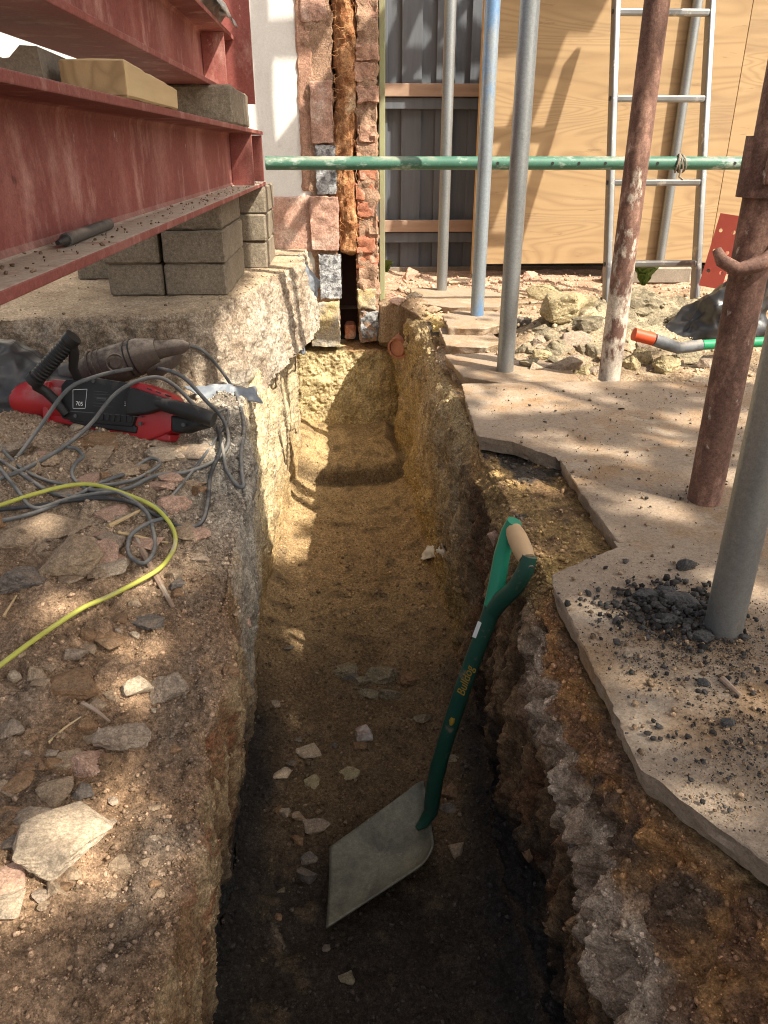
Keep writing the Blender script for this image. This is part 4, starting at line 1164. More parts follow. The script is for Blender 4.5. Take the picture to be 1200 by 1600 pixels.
# ------------------------------------------------------------------ bags and membranes
def crumple(name, poly_fn, nu, nv, amp, seed, mat, label, cat, thick=.002, freq=14, group=None):
    u, v_ = np.meshgrid(np.linspace(0, 1, nu), np.linspace(0, 1, nv), indexing='ij')
    P = poly_fn(u, v_)
    d = amp * (1.3 * ridged(P * freq * .55 + seed, 2) + .5 * ridged(P * freq * 1.6 + seed, 1) + .7 * fbm(P * freq * .5 + seed * 2, 2))
    ph = 7 * fbm(P * freq * .35 + seed * 3, 2) + P[..., 0] * freq * 2.2 + P[..., 2] * freq * 3.4
    if mat == 'bag_black': d = amp * (2.6 * (worley(P * freq * np.array([.9, .9, 1.2]) + .5 * fbm(P * freq * .6, 2)[..., None]) - .55) + 1.0 * (worley(P * freq * 2.3 + 4) - .5) + .8 * fbm(P * freq * .4, 2))
    off = np.stack([fbm(P * freq * .8 + seed + 5, 3), fbm(P * freq * .8 + seed + 9, 3), np.zeros_like(d)], -1) * amp * 1.2
    dn = np.cross(np.gradient(P, axis=0), np.gradient(P, axis=1)); dn /= np.linalg.norm(dn, axis=-1, keepdims=True) + 1e-9
    P = P + dn * d[..., None] + off
    loc = P.reshape(-1, 3).mean(0); loc[2] = P[..., 2].min()
    o = grid_obj(name, P - loc, mat, None, None, loc=tuple(loc))
    o.modifiers.new('s', 'SOLIDIFY').thickness = thick
    return tag(o, label, cat, group)
def quad_patch(pts, bulge=(0, 0, 0)):
    a, b, c, d = (np.array(p) for p in pts); bg_ = np.array(bulge)
    def fn(u, v_):
        U, W_ = u[..., None], v_[..., None]
        return a * (1 - U) * (1 - W_) + b * U * (1 - W_) + c * U * W_ + d * (1 - U) * W_ + bg_ * (np.sin(U * np.pi) * np.sin(W_ * np.pi))
    return fn
def mound(cx, cy, z0, rx, ry, h, pw=1.0, tilt=0.0, rot=0.0):
    def fn(u, v_):
        a = u * 2 * np.pi; r = 1 - v_
        prof_ = np.clip(1 - r ** 2.2, 0, 1) ** pw
        x, y_ = np.cos(a) * r * rx, np.sin(a) * r * ry
        return np.stack([cx + x * math.cos(rot) - y_ * math.sin(rot), cy + x * math.sin(rot) + y_ * math.cos(rot), z0 + h * prof_ * (1 + tilt * np.cos(a) * r)], -1)
    return fn
crumple('bin_bag', mound(1.30, 2.62, -.01, .165, .10, .20, .6, .55), 150, 90, .026, 3, 'bag_black', 'creased black plastic bag slumped by the red plate at the right', 'bag', freq=9)
crumple('rubble_sack', mound(-.86, 1.86, .0, .26, .12, .19, .7, -.3), 110, 60, .016, 8, 'bag_black', 'black plastic sack behind the red breaker against the slab', 'bag', freq=9)
crumple('membrane_strip', quad_patch((pY(470, 395, 3.2), pY(503, 440, 3.33), pY(492, 505, 3.33), pY(474, 470, 3.1)), (0, -.02, 0)), 40, 30, .010, 2, 'membrane', 'torn blue grey membrane hanging beside the cut block leaf', 'membrane', freq=22)
crumple('membrane_strip', quad_patch((pY(474, 470, 3.08), pY(490, 500, 3.30), pY(476, 555, 3.2), pY(455, 545, 2.85)), (0, -.02, 0)), 40, 30, .010, 5, 'membrane', 'pale torn membrane edge hanging into the trench corner', 'membrane', freq=22)
crumple('membrane_strip', quad_patch((pz(285, 598, .045), pz(402, 603, .01), pz(412, 628, -.02), pz(318, 622, .015)), (0, 0, .025)), 60, 26, .008, 11, 'membrane', 'grey membrane flap sticking out below the slab edge', 'membrane', freq=18)
crumple('plastic_scrap', quad_patch((hit(655, 872, .03), hit(668, 850, .03), hit(694, 850, .025), hit(692, 872, .03)), (-.01, -.01, .012)), 36, 24, .008, 4, 'tissue', 'white plastic scrap stuck in the right trench wall', 'scrap', freq=26)

# clay pipes
pc_ = pY(628, 540, 3.26)
mb = MB(); pipe(mb, pc_ + Vector((-.02, -.05, 0)), pc_ + Vector((.10, .25, .03)), .046, .038, 28, .004, 3)
tp = thing('clay_pipe', 'red clay drain pipe end sticking out of the far right bank', 'pipe', pc_)
mb.build('pipe', 'clay', tp)
mb = MB(); v, f = sweep([pc_ + Vector((-.0195, -.049, 0)), pc_ + Vector((-.016, -.045, 0)), pc_ + Vector((.05, .1, .01))], [.030, .0375, .0375], 24); mb.add(v, f, True); mb.build('silt', 'clay', tp)
pc2 = pY(437, 561, 2.72)
mb = MB(); pipe(mb, pc2 + Vector((.015, -.02, 0)), pc2 + Vector((-.12, .03, 0)), .016, .011, 20, .003, 5)
mb.build('pipe_stub', 'orange_stain', org=pc2, label='small orange rusted pipe stub in the left trench wall', cat='pipe')
for k, pts in enumerate(([(432, 565), (431, 600), (440, 625), (436, 660), (442, 700), (446, 725)], [(461, 552), (462, 590), (459, 640), (461, 670), (472, 690), (482, 697)])):
    q = [hit(x, y_, .02) for x, y_ in pts]
    o = curve_obj('root', q, .0028, 'timber_grey')  # thin grey strands laid down the left trench wall
    tag(o, ('thin grey strand down the left wall under the pipe stub', 'thin grey strand nearest the footing face')[k], 'root')

# ------------------------------------------------------------------ red breaker
toolc = pz(180, 640, .045)
gx_ = (pz(340, 655, .045) - pz(15, 622, .045)).normalized()
toeye = (Vector(EYE) - toolc).normalized()
gz_ = (toeye - gx_ * toeye.dot(gx_)).normalized()      # out of the label side
gy_ = gz_.cross(gx_)
TM = Matrix((gx_, gy_, gz_)).transposed().to_4x4(); TM.translation = toolc
br_ = thing('breaker', 'red and black electric breaker lying on the rubble at the left', 'power tool', mtx=TM)
K = zdepth(toolc) / FPX
TMi = TM.inverted()
def tl(px, py, dz=0.0):
    """tool-local point: in the plane through the tool axis, raised dz towards the label side"""
    d = Vector(ray(px, py)); e = Vector(EYE)
    pl0 = toolc + gz_ * dz
    tt_ = (pl0 - e).dot(gz_) / d.dot(gz_)
    q = TMi @ (e + d * tt_)
    return q
def tb(nm, mat, parent=br_, mb=None): return mb.build(nm, mat, parent, org=(0, 0, 0))
mb = MB(); v, f = sweep([tl(x, y_) for x, y_ in ((16, 622), (19, 622), (26, 622), (36, 623), (55, 624), (85, 627), (112, 630))], [.012, .028, .040, .044, .0455, .0450, .0440], 26); mb.add(v, f, True); tb('nose_housing', 'tool_red', mb=mb)
mb = MB(); tube(mb, tl(-14, 619), tl(20, 622), .017, 18); tube(mb, tl(6, 621), tl(16, 622), .030, 18); tb('chuck', 'tool_black', mb=mb)
mb = MB(); v, f = bevel_box(0, 0, 0, .022, .105, .022, .005); q = tl(12, 620, .01); mb.add([p + q for p in v], f); tb('chuck_lever', 'tool_black', mb=mb)
def slab_part(nm, mat, poly, dz0, dz1, bev=.006, seg_=3, parent=br_):
    bm = bmesh.new()
    lo = [bm.verts.new(tl(*p, dz0)) for p in poly]; f0 = bm.faces.new(lo)
    r = bmesh.ops.extrude_face_region(bm, geom=[f0])
    tv = [g for g in r['geom'] if isinstance(g, bmesh.types.BMVert)]
    bmesh.ops.translate(bm, verts=tv, vec=(0, 0, dz1 - dz0))
    bmesh.ops.recalc_face_normals(bm, faces=bm.faces[:])
    bmesh.ops.bevel(bm, geom=bm.edges[:], offset=bev, segments=seg_, affect='EDGES', profile=.55)
    bm.verts.index_update()
    mb = MB().add([v.co.copy() for v in bm.verts], [tuple(v.index for v in f.verts) for f in bm.faces]); bm.free()
    o = mb.build(nm, mat, parent, org=(0, 0, 0))
    me = o.data; me.polygons.foreach_set('use_smooth', [True] * len(me.polygons))
    try: me.set_sharp_from_angle(angle=R_(40))
    except Exception: pass
    return o
slab_part('motor_housing', 'tool_red', [(106, 603), (118, 597), (225, 606), (240, 603), (262, 612), (285, 630), (298, 650), (296, 676), (270, 686), (258, 690), (150, 668), (112, 661)], -.050, .030, .007, 2)
slab_part('side_cover', 'tool_black', [(113, 605), (120, 596), (158, 592), (214, 600), (226, 612), (228, 650), (222, 668), (150, 662), (114, 655)], .0, .040, .0035, 2)
slab_part('gear_ring', 'tool_red', [(104, 606), (114, 600), (114, 664), (105, 660)], -.045, .042, .005)
slab_part('lower_cover', 'tool_black', [(118, 652), (215, 661), (224, 668), (222, 678), (150, 668), (120, 660)], .01, .036, .004)
slab_part('handle_base', 'tool_black', [(205, 620), (212, 606), (262, 622), (262, 640), (235, 648), (205, 650)], .034, .058, .006)
mb = MB(); v, f = sweep([tl(248, 630, .045), tl(275, 637, .048), tl(305, 646, .046), tl(334, 656, .040)], [.0145, .0165, .0172, .0165], 18); mb.add(v, f, True); tb('rear_grip', 'tool_black', mb=mb)
slab_part('rear_bridge', 'tool_black', [(284, 650), (332, 658), (334, 668), (316, 672), (300, 678), (286, 676)], -.02, .03, .006)
slab_part('rear_foot', 'tool_red', [(258, 676), (284, 680), (283, 691), (257, 688)], -.03, .02, .004)
slab_part('top_vent', 'tool_red', [(228, 604), (236, 600), (282, 618), (290, 628), (262, 624), (230, 614)], -.02, .046, .004)
for k in range(3):
    slab_part('vent_slot', 'tool_black', [(232 + k * 14, 606 + k * 5), (240 + k * 14, 609 + k * 5), (240 + k * 14, 611 + k * 5), (232 + k * 14, 608 + k * 5)], .040, .0468, .0005, 1)
# side handle
ga, gb_ = tl(56, 592, .085), tl(110, 532, .085)
pts = [ga.lerp(gb_, s) for s in np.linspace(0, 1, 57)]
sh = MB(); v, f = sweep(pts, [.0165 + .0014 * (1 if (k % 4) < 2 else -1) for k in range(57)], 18); sh.add(v, f, True); sg_ = tb('side_handle', 'tool_black', mb=sh)
for e_, s_ in ((ga, -1), (gb_, 1)):
    d = (gb_ - ga).normalized() * s_
    mb = MB(); tube(mb, e_ - d * .004, e_ + d * .012, .019, 18); mb.build('handle_cap', 'tool_black', sg_, org=(0, 0, 0))
mb = MB(); v, f = sweep([tl(54, 592, .085), tl(58, 604, .075), tl(72, 612, .058), tl(86, 625, .050), tl(104, 648, .040)], [.012, .012, .011, .011, .010], 12); mb.add(v, f, True); tb('handle_bracket', 'tool_black', mb=mb)
mb = MB(); v, f = sweep([tl(112, 534, .085), tl(116, 552, .07), tl(114, 575, .052), tl(122, 592, .030)], [.011, .011, .010, .010], 12); mb.add(v, f, True); tb('handle_bracket', 'tool_black', mb=mb)
for px, py in ((119, 600), (219, 606), (221, 662), (120, 650), (148, 596), (236, 640), (288, 664)):
    mb = MB(); q = tl(px, py, .036); tube(mb, q, q + Vector((0, 0, .0062)), .0042, 10); tb('screw', 'tool_grey', mb=mb)
for k in range(7):
    slab_part('cooling_rib', 'tool_black', [(150 + k * 9, 645 + k * .8), (155 + k * 9, 645.5 + k * .8), (154 + k * 9, 656 + k * .8), (149 + k * 9, 655.5 + k * .8)], .036, .0425, .0006, 1)
slab_part('body_seam', 'tool_grey', [(114, 642), (226, 651), (226, 652.5), (114, 643.5)], .03, .0405, .0003, 1)
slab_part('body_seam', 'tool_grey', [(140, 598), (141.5, 598), (141.5, 594), (140, 594)], .03, .0405, .0003, 1)
# rating plate print
def tline(px0, py0, px1, py1, dz, wd, nm='plate_line', mat='ink_white'):
    a, b = tl(px0, py0, dz), tl(px1, py1, dz)
    d = (b - a).normalized(); s = Vector((-d.y, d.x, 0)) * wd / 2
    return [a - s, b - s, b + s, a + s]
mb = MB()
for q in ((114, 609, 136, 608), (114, 638, 133, 638), (114, 609, 114, 638), (136, 608, 133, 638)):
    mb.add(tline(*q, .0406, .0011), [(0, 1, 2, 3)])
tb('plate_frame', 'ink_white', mb=mb)
mt = Matrix.Identity(4); mt.translation = tl(124, 631, .0406); text_obj('plate_text', '705', .013, 'ink_white', br_, mt, .0001)
mb = MB()
for k, (x0, x1) in enumerate(((146, 168), (146, 178), (146, 174), (150, 180), (146, 166), (146, 176))):
    mb.add(tline(x0, 611 + k * 4.6, x1, 613 + k * 4.6, .0406, .0008), [(0, 1, 2, 3)])
mb.add(tline(151, 622, 166, 623.5, .0407, .0032), [(0, 1, 2, 3)])
tb('plate_print', 'tool_grey', mb=mb)
mt = Matrix.Rotation(R_(90), 4, 'Z'); mt.translation = tl(197, 631, .0406); text_obj('plate_mark', 'HI', .011, 'ink_white', br_, mt, .0001)

# older dusty breaker behind it
t2c = pY(200, 565, 1.86)
t2 = thing('old_drill', 'dusty brown older electric drill lying behind the red breaker', 'power tool', t2c)
def t2p(px, py, dy=0.0): return pY(px, py, 1.86 + dy)
mb = MB(); v, f = sweep([t2p(x, y_) for x, y_ in ((128, 588), (133, 585), (155, 576), (185, 568), (220, 556), (248, 548))], [.018, .034, .044, .046, .043, .030], 20); mb.add(v, f, True); mb.build('body', 'tool_old', t2)
mb = MB(); v, f = sweep([t2p(x, y_) for x, y_ in ((240, 550), (255, 546), (275, 543), (288, 541), (296, 540))], [.028, .022, .020, .015, .006], 16); mb.add(v, f, True); mb.build('grip', 'tool_old', t2)
mb = MB(); v, f = sweep([t2p(x, y_) for x, y_ in ((232, 572), (250, 572), (270, 562), (282, 550))], [.026, .024, .018, .010], 14); mb.add(v, f, True); mb.build('trigger_guard', 'tool_old', t2)
mb = MB(); tube(mb, t2p(98, 584), t2p(134, 580), .026, 20); mb.build('chuck', 'tool_grey', t2)
c = t2p(180, 567, -.046); dn = (Vector(EYE) - c).normalized()
mb = MB(); v, f = sweep([c + (dn.cross(Vector((0, 0, 1))).normalized() * math.cos(a) + dn.cross(dn.cross(Vector((0, 0, 1)))).normalized() * math.sin(a)) * .020 for a in np.linspace(0, 6.283, 25)], .0026, 8, False); mb.add(v, f, True)
tube(mb, c - dn * .006, c + dn * .002, .012, 16); mb.build('vent_ring', 'tool_old', t2)
for k, (px, py) in enumerate(((150, 578), (158, 575.5), (166, 573), (205, 561), (213, 558))):
    c0 = t2p(px, py); dx_ = (t2p(px + 2, py - .7) - c0).normalized()
    mb = MB(); v, f = sweep([c0 - dx_ * .0016, c0 + dx_ * .0016], [.0475 - .0006 * k, .0475 - .0006 * k], 24); mb.add(v, f, False); mb.build('body_band', 'tool_black' if k > 2 else 'tool_old', t2)

# ------------------------------------------------------------------ cables
def crop3(l, lift): return [hit(x / 2.4, 450 + y_ / 2.4, lift if not isinstance(lift, list) else lift[i]) for i, (x, y_) in enumerate(l)]
def dense(pts, k=3):
    return [(p.x, p.y) for p in spline([Vector((a, b, 0)) for a, b in pts], k)]
def cable(pts, r, mat, label, name='cable', extra=0.0):
    pts = dense([(x / 2.4, 450 + y_ / 2.4) for x, y_ in pts], 4)
    dist = []
    for i, (x, y_) in enumerate(pts):
        p = hit(x, y_, .010 + extra); dd_ = (p - Vector(EYE)).length
        if 20 < x < 330 and 578 < y_ < 688: dd_ = min(dd_, (toolc - Vector(EYE)).length - .085)
        dist.append(dd_)
    d0 = np.array(dist)
    for _ in range(8):
        sm = d0.copy(); sm[1:-1] = (d0[:-2] + 2 * d0[1:-1] + d0[2:]) / 4
        d0 = np.minimum(sm, np.array(dist))
    q = [Vector(EYE) + Vector(ray(x, y_)).normalized() * float(d) for (x, y_), d in zip(pts, d0)]
    o = curve_obj(name, q, r * .84, mat)
    return tag(o, label, 'cable')
cable([(705, 215), (760, 235), (830, 310), (890, 410), (915, 520), (905, 620), (908, 700), (912, 745), (885, 735), (850, 680), (835, 600), (815, 515)], .0050, 'cable_grey', 'grey cable curling from the old drill down the slab edge')
cable([(50, 655), (150, 520), (250, 385), (350, 335), (480, 305), (580, 300), (680, 330), (770, 420), (840, 500), (855, 590), (800, 650), (700, 690), (580, 705), (480, 750), (330, 780), (200, 770), (100, 710), (0, 645)], .0052, 'cable_grey', 'long grey cable looping high over the breaker to the rear grip')
cable([(0, 715), (100, 675), (240, 595), (340, 510), (420, 410), (500, 355), (590, 335), (660, 370), (740, 450), (790, 480)], .0054, 'cable_grey', 'grey cable crossing the black side cover of the breaker', extra=.004)
cable([(-20, 650), (60, 750), (130, 825), (260, 790), (420, 765), (520, 790), (600, 830), (620, 860), (560, 880), (490, 930), (485, 1000), (540, 1032), (580, 980), (572, 900), (540, 830), (440, 765), (330, 755), (272, 705), (285, 655), (312, 632), (285, 602), (250, 598)], .0046, 'cable_grey', 'grey cable with a small drooping loop over the rubble', extra=.008)
cable([(-10, 832), (150, 815), (330, 790), (480, 800), (600, 860), (690, 898), (755, 880), (780, 800), (790, 700), (828, 600), (815, 515)], .0050, 'cable_dark', 'dark cable swinging from the rear grip in front of the slab', extra=.004)
cable([(-20, 560), (40, 640), (120, 700), (230, 735), (340, 742), (430, 735), (520, 712), (600, 660), (560, 640), (480, 690), (380, 730), (260, 790), (120, 845), (-20, 880)], .0046, 'cable_grey', 'grey cable doubled back in a flat bend among the rubble', extra=.004)
cable([(770, 490), (845, 455), (850, 500), (800, 580), (720, 690), (620, 810)], .0038, 'cable_grey', 'thin pale cable running straight down from the rear grip')
cable([(-10, 818), (120, 775), (250, 742), (350, 738), (450, 765), (560, 810), (620, 860), (655, 920), (650, 980), (600, 1050), (500, 1110), (400, 1160), (310, 1200), (200, 1270), (100, 1340), (-20, 1430)], .0047, 'cable_yellow', 'yellow green extension cable curving across the left soil', extra=.012)

# ------------------------------------------------------------------ stones and rubble, one by one
_seed = [100]
KEYS, LOOSE = [], []
SHORT = ('largest pale flat stone', 'round grey stone', 'long flat brown stone', 'triangular tan stone', 'large crusty grey mortar lump', 'dark slate lump', 'crumbling reddish clod', 'largest broken concrete chunk', 'upright pink rubble piece',
         'long brown brick', 'smooth pink clay lump', 'white speckled upright stone chip', 'hollow grey shard', 'dark lump', 'big pale yellow boulder', 'large rounded yellow stone', 'small bright yellow stone', 'low sandy olive clod', 'lone small tan stone', 'pointed tan stone', 'rounded grey stone', 'grey stone below the breaker chuck', 'long grey stone')
def stone(px, py, wpx, hpx, kind, label, flat=0, group=None, deep=None, sink=.38, rot=None, n=14, cat='stone'):
    _seed[0] += 1
    sd = _seed[0]; rn = random.Random(sd)
    if group: sink = max(sink, .43)
    p = hit(px, py + hpx * .18)
    k = zdepth(p) / FPX
    vert = max(.35, min(1.0, hpx / wpx))
    wd = wpx * k; dp_ = (deep or wd * rn.uniform(.6, .85)); ht_ = min(hpx * k * (1.15 if not flat else .75), wd * .9)
    sA = abs(Vector(ray(px, py)).normalized().z)
    if flat: dp_ = min(hpx * k / sA * .82, wd * 1.2); ht_ = min(ht_, wd * .28)
    else:
        dp_ = min(dp_, wd * .8); ht_ = max((.58 if n > 19 or px > 790 else .42) * wd, min(wd * .95, (hpx * k - dp_ * sA * .75) / math.sqrt(1 - sA * sA)))
    me = rock_mesh('stone', sd, (wd, dp_, ht_), n, flat, .016 if flat else (.05 if n > 19 else .03))
    o = link('stone', me, 'stone_' + kind)
    o.rotation_euler = (rn.uniform(-.12, .12), rn.uniform(-.12, .12), rn.uniform(-.35, .35) if rot is None else rot)
    o.location = p + Vector((0, dp_ * .15, ht_ * (.5 - sink)))
    for q_ in SHORT:
        if label.startswith(q_): KEYS.append((px, py, q_))
    if group: LOOSE.append((px, py, wpx, kind, o))
    return tag(o, label, cat, group)
LG = 'stones on the left soil'
stone(97, 1318, 150, 115, 'pale', 'largest pale flat stone on the left soil', 1, sink=.1)
stone(262, 1075, 64, 66, 'grey', 'round grey stone beside a pale chip on the left soil', n=22)
stone(215, 1073, 52, 46, 'pale', 'pale angular chip touching the round grey stone')
stone(108, 1068, 105, 40, 'brown', 'long flat brown stone pointing left on the left soil', 1)
stone(85, 1240, 58, 52, 'tan', 'triangular tan stone above the largest pale stone')
stone(125, 1238, 36, 42, 'slate', 'dark crusty clinker lump beside the triangular tan stone', n=24)
stone(48, 1278, 56, 40, 'grey', 'pale grey stone left of the largest pale stone')
stone(188, 1350, 36, 36, 'tan', 'lone small tan stone right of the largest pale stone')
stone(90, 1390, 42, 42, 'tan', 'pointed tan stone just below the largest pale stone')
stone(10, 1378, 62, 60, 'pink', 'pinkish slab fragment at the left edge, upper of two', 1)
stone(8, 1412, 56, 52, 'pale', 'pale slab fragment at the left edge, lower of two', 1)
stone(230, 974, 54, 34, 'slate', 'dark slate lump near the yellow cable')
stone(210, 992, 18, 18, 'pale', 'tiny whitish pebble under the dark slate lump')
stone(172, 1000, 44, 30, 'brown', 'flat reddish brown stone below the yellow cable', 1)
stone(140, 992, 30, 30, 'brown', 'small rounded brown stone below the yellow cable')
stone(140, 1012, 34, 22, 'tan', 'small tan stone over a black chip')
stone(58, 1054, 34, 36, 'tan', 'upright tan pebble left of the long flat brown stone')
stone(22, 1056, 26, 30, 'pale', 'whitish broken stone near the left edge under the cable')
stone(18, 1138, 44, 46, 'grey', 'rounded grey stone at the left edge')
stone(138, 1132, 36, 34, 'brown', 'brown cube shaped stone beside a dry twig')
stone(190, 1152, 84, 66, 'grey', 'large crusty grey mortar lump in the left soil', n=26)
stone(138, 1190, 62, 52, 'pink', 'crumbling reddish clod left below the mortar lump', n=22)
stone(82, 1192, 32, 34, 'brown', 'small brown stone left of the reddish clod')
stone(28, 1228, 50, 46, 'brown', 'brown angular stone at the left edge above the pale grey stone')
stone(4, 1228, 30, 50, 'tan', 'tan stone cut by the left edge of the picture')
stone(12, 1265, 44, 30, 'brown', 'rusty brown stone at the left edge')
stone(16, 1300, 36, 24, 'brown', 'small dark brown stone left of the largest pale stone')
stone(24, 1318, 46, 26, 'slate', 'flat grey stone tucked left of the largest pale stone', 1)
# brick and concrete rubble under the cables
stone(108, 868, 100, 84, 'tan', 'largest broken concrete chunk under the cables', n=16)
stone(158, 862, 52, 92, 'pink', 'upright pink rubble piece leaning on the largest chunk', n=12)
stone(70, 822, 150, 34, 'tan', 'long flat rubble slab behind the largest chunk', 1)
stone(26, 846, 60, 46, 'tan', 'tan rubble piece at the left edge beside the largest chunk')
stone(28, 905, 86, 60, 'slate', 'dark earthy clod at the left edge below the rubble', n=24)
stone(150, 692, 90, 34, 'brown', 'long brown brick under the red breaker')
stone(120, 668, 30, 16, 'pale', 'white chip wedged under the red breaker')
stone(188, 735, 56, 30, 'tan', 'tan stone lying between the cables below the breaker')
stone(148, 725, 26, 32, 'tan', 'upright tan stone between the cables')
stone(80, 715, 30, 22, 'tan', 'small tan stone left between the cables')
stone(268, 790, 60, 44, 'pink', 'smooth pink clay lump right of the yellow cable', n=20)
stone(20, 700, 60, 26, 'grey', 'grey stone below the breaker chuck')
stone(285, 880, 26, 12, 'pale', 'pale flat chip near the trench edge', 1)
stone(278, 912, 24, 20, 'slate', 'dark pebble near the trench edge')
stone(-8, 812, 30, 60, 'brown', 'brown upright timber like stone at the left edge')
rn = random.Random(78)
for k in range(34):
    px, py = rn.uniform(0, 315), rn.uniform(690, 905)
    s = rn.uniform(26, 64)
    stone(px, py, s, s * rn.uniform(.35, .6), rn.choice(['tan', 'tan', 'pale', 'grey', 'pink']), 'flat broken rubble shard lying under the cables', rn.random() < .7, group='flat rubble shards under the cables', sink=.3)
for k in range(16):
    px, py = rn.uniform(0, 200), rn.uniform(1010, 1420)
    s = rn.uniform(24, 46)
    stone(px, py, s, s * rn.uniform(.5, .75), rn.choice(['tan', 'brown', 'grey', 'tan']), 'mid sized rubble stone on the near left soil', rn.random() < .4, group='mid sized stones on the near left soil', sink=.3)
rn = random.Random(77)
for k in range(60):
    px, py = rn.uniform(5, 320), rn.uniform(690, 1420)
    if px > 340 - (py - 800) * .15: continue
    s = rn.uniform(11, 24)
    stone(px, py, s * 1.2, s, rn.choice(['tan', 'brown', 'brown', 'grey', 'tan']), 'small nondescript pebble scattered on the left soil', group='small pebbles on the left soil')
# trench floor
stone(570, 1144, 32, 56, 'marble', 'white speckled upright stone chip in the trench floor', n=12)
stone(480, 1174, 40, 28, 'pale', 'pale beige chip on the trench floor', 1)
stone(443, 1207, 40, 24, 'pale', 'second pale chip near the left trench wall', 1)
stone(546, 1208, 34, 24, 'yellow', 'yellowish flat chip left of the shovel shaft', 1)
stone(488, 1222, 28, 26, 'yellow', 'ochre pebble between the pale chips and the blade', 1)
stone(494, 1292, 44, 28, 'grey', 'hollow grey shard left of the shovel blade')
stone(445, 1272, 18, 20, 'pale', 'small whitish shard against the left trench wall')
stone(466, 1275, 22, 18, 'tan', 'small tan shard beside the hollow grey shard')
stone(478, 1370, 34, 34, 'slate', 'dark lump left of the shovel blade')
stone(610, 1083, 36, 26, 'olive', 'brown clod on the trench floor near the wall, right of a pair')
stone(576, 1082, 36, 24, 'olive', 'brown clod on the trench floor, left of a pair')
stone(660, 1124, 28, 22, 'olive', 'small brown clod behind the shovel shaft')
stone(702, 1238, 28, 34, 'brown', 'brown stone right of the shovel socket')
stone(714, 1328, 26, 34, 'tan', 'pinkish stone right of the shovel blade')
stone(428, 1100, 20, 16, 'grey', 'tiny grey chip at the left floor edge')
for k in range(26):
    py = rn.uniform(1000, 1560); hw_ = np.interp(py, [1000, 1560], [130, 190]); px = rn.uniform(560 - hw_, 570 + hw_)
    if 500 < px < 700 and 1215 < py < 1470: continue
    s = rn.uniform(11, 24)
    stone(px, py, s * 1.2, s, rn.choice(['brown', 'brown', 'slate', 'slate', 'olive']), 'small dark clod scattered on the trench floor', group='small clods on the trench floor')
for a in ((540, 1048, 40, 26, 'olive', 'broad brown clod in the middle of the trench floor'), (598, 1058, 50, 28, 'olive', 'crumbly brown clod group lump behind the clod pair'), (640, 1062, 34, 24, 'brown', 'brown clod against the right foot of the trench wall'), (566, 1062, 26, 20, 'olive', 'small brown clod touching the broad clod'),
          (776, 838, 34, 44, 'pink', 'pale pinkish lump stuck in the right wall behind the shovel grip'), (896, 1306, 24, 60, 'slate', 'flat dark shard standing in the crust under the near paving'), (828, 1330, 30, 34, 'brown', 'brown stone bedded in the right wall level with the blade'),
          (384, 968, 16, 40, 'pink', 'red brick sliver bedded in the left trench wall'), (360, 1045, 30, 24, 'brown', 'rusty stone at the lip of the left trench wall')):
    stone(*a, sink=.45, n=20)
# rubble heap on the right
stone(890, 480, 100, 62, 'yellow', 'big pale yellow boulder on top of the rubble heap', n=12)
stone(855, 458, 62, 44, 'yellow', 'yellow stone leaning behind the big boulder', n=16)
stone(1042, 570, 46, 44, 'yellow', 'large rounded yellow stone right of the cement splashed prop', n=24)
stone(985, 568, 34, 40, 'yellow', 'yellow stone tight against the cement splashed prop', n=22)
stone(1004, 558, 34, 38, 'yellow', 'yellow stone between two others beside the prop', n=22)
stone(912, 578, 38, 22, 'yellow', 'small bright yellow stone left of the prop foot')
stone(1094, 592, 44, 20, 'pale', 'flat pale stone on the paving right of the rounded yellow one', 1)
stone(1078, 560, 50, 30, 'olive', 'dull olive stone under the green shaft', n=20)
stone(1104, 568, 34, 30, 'grey', 'grey stone beside the brown prop under the green shaft')
stone(845, 525, 44, 36, 'olive', 'olive rubble piece below the big boulder, leftmost')
stone(872, 545, 46, 26, 'olive', 'flat olive rubble piece below the big boulder')
stone(902, 532, 50, 34, 'grey', 'grey rubble piece right below the big boulder')
stone(882, 572, 56, 22, 'grey', 'long grey stone at the foot of the heap')
stone(848, 556, 34, 26, 'yellow', 'small yellow stone at the left foot of the heap')
stone(930, 548, 36, 34, 'olive', 'olive stone in shadow left of the prop')
stone(862, 500, 40, 36, 'olive', 'olive stone holding up the big boulder')
stone(920, 508, 50, 36, 'olive', 'rough olive stone behind the prop, high on the heap')
stone(818, 505, 30, 24, 'slate', 'dark lump beside the plain galvanised tube')
stone(838, 574, 22, 18, 'pale', 'small pale stone beside the plain galvanised tube foot')
stone(815, 545, 26, 24, 'olive', 'olive stone half hidden behind the plain galvanised tube')
stone(1005, 480, 110, 50, 'olive', 'low sandy olive clod behind the prop', n=26)
stone(1060, 500, 40, 30, 'olive', 'sandy clod with a dark hollow left of the bag', n=20)
stone(640, 432, 30, 28, 'pink', 'broken pink brick standing at the foot of the fence', n=10)
stone(622, 470, 34, 22, 'pink', 'pale pink rubble shard at the end of the trench bank')
stone(648, 462, 26, 18, 'pale', 'white rubble shard by the thin upright tube')
stone(610, 462, 26, 18, 'pink', 'pink crumb pile shard beside the cut wall')
stone(720, 440, 36, 16, 'pale', 'flat pale rubble at the fence foot right of the thin tube', 1)
stone(755, 445, 26, 14, 'pink', 'pink rubble at the foot of the plywood edge')
stone(828, 432, 30, 14, 'pink', 'dull pink stone against the plywood foot')
stone(675, 486, 34, 14, 'tan', 'thin slab chip at the far paving')
stone(790, 880, 24, 22, 'yellow', 'yellow clod seen through the shovel grip')
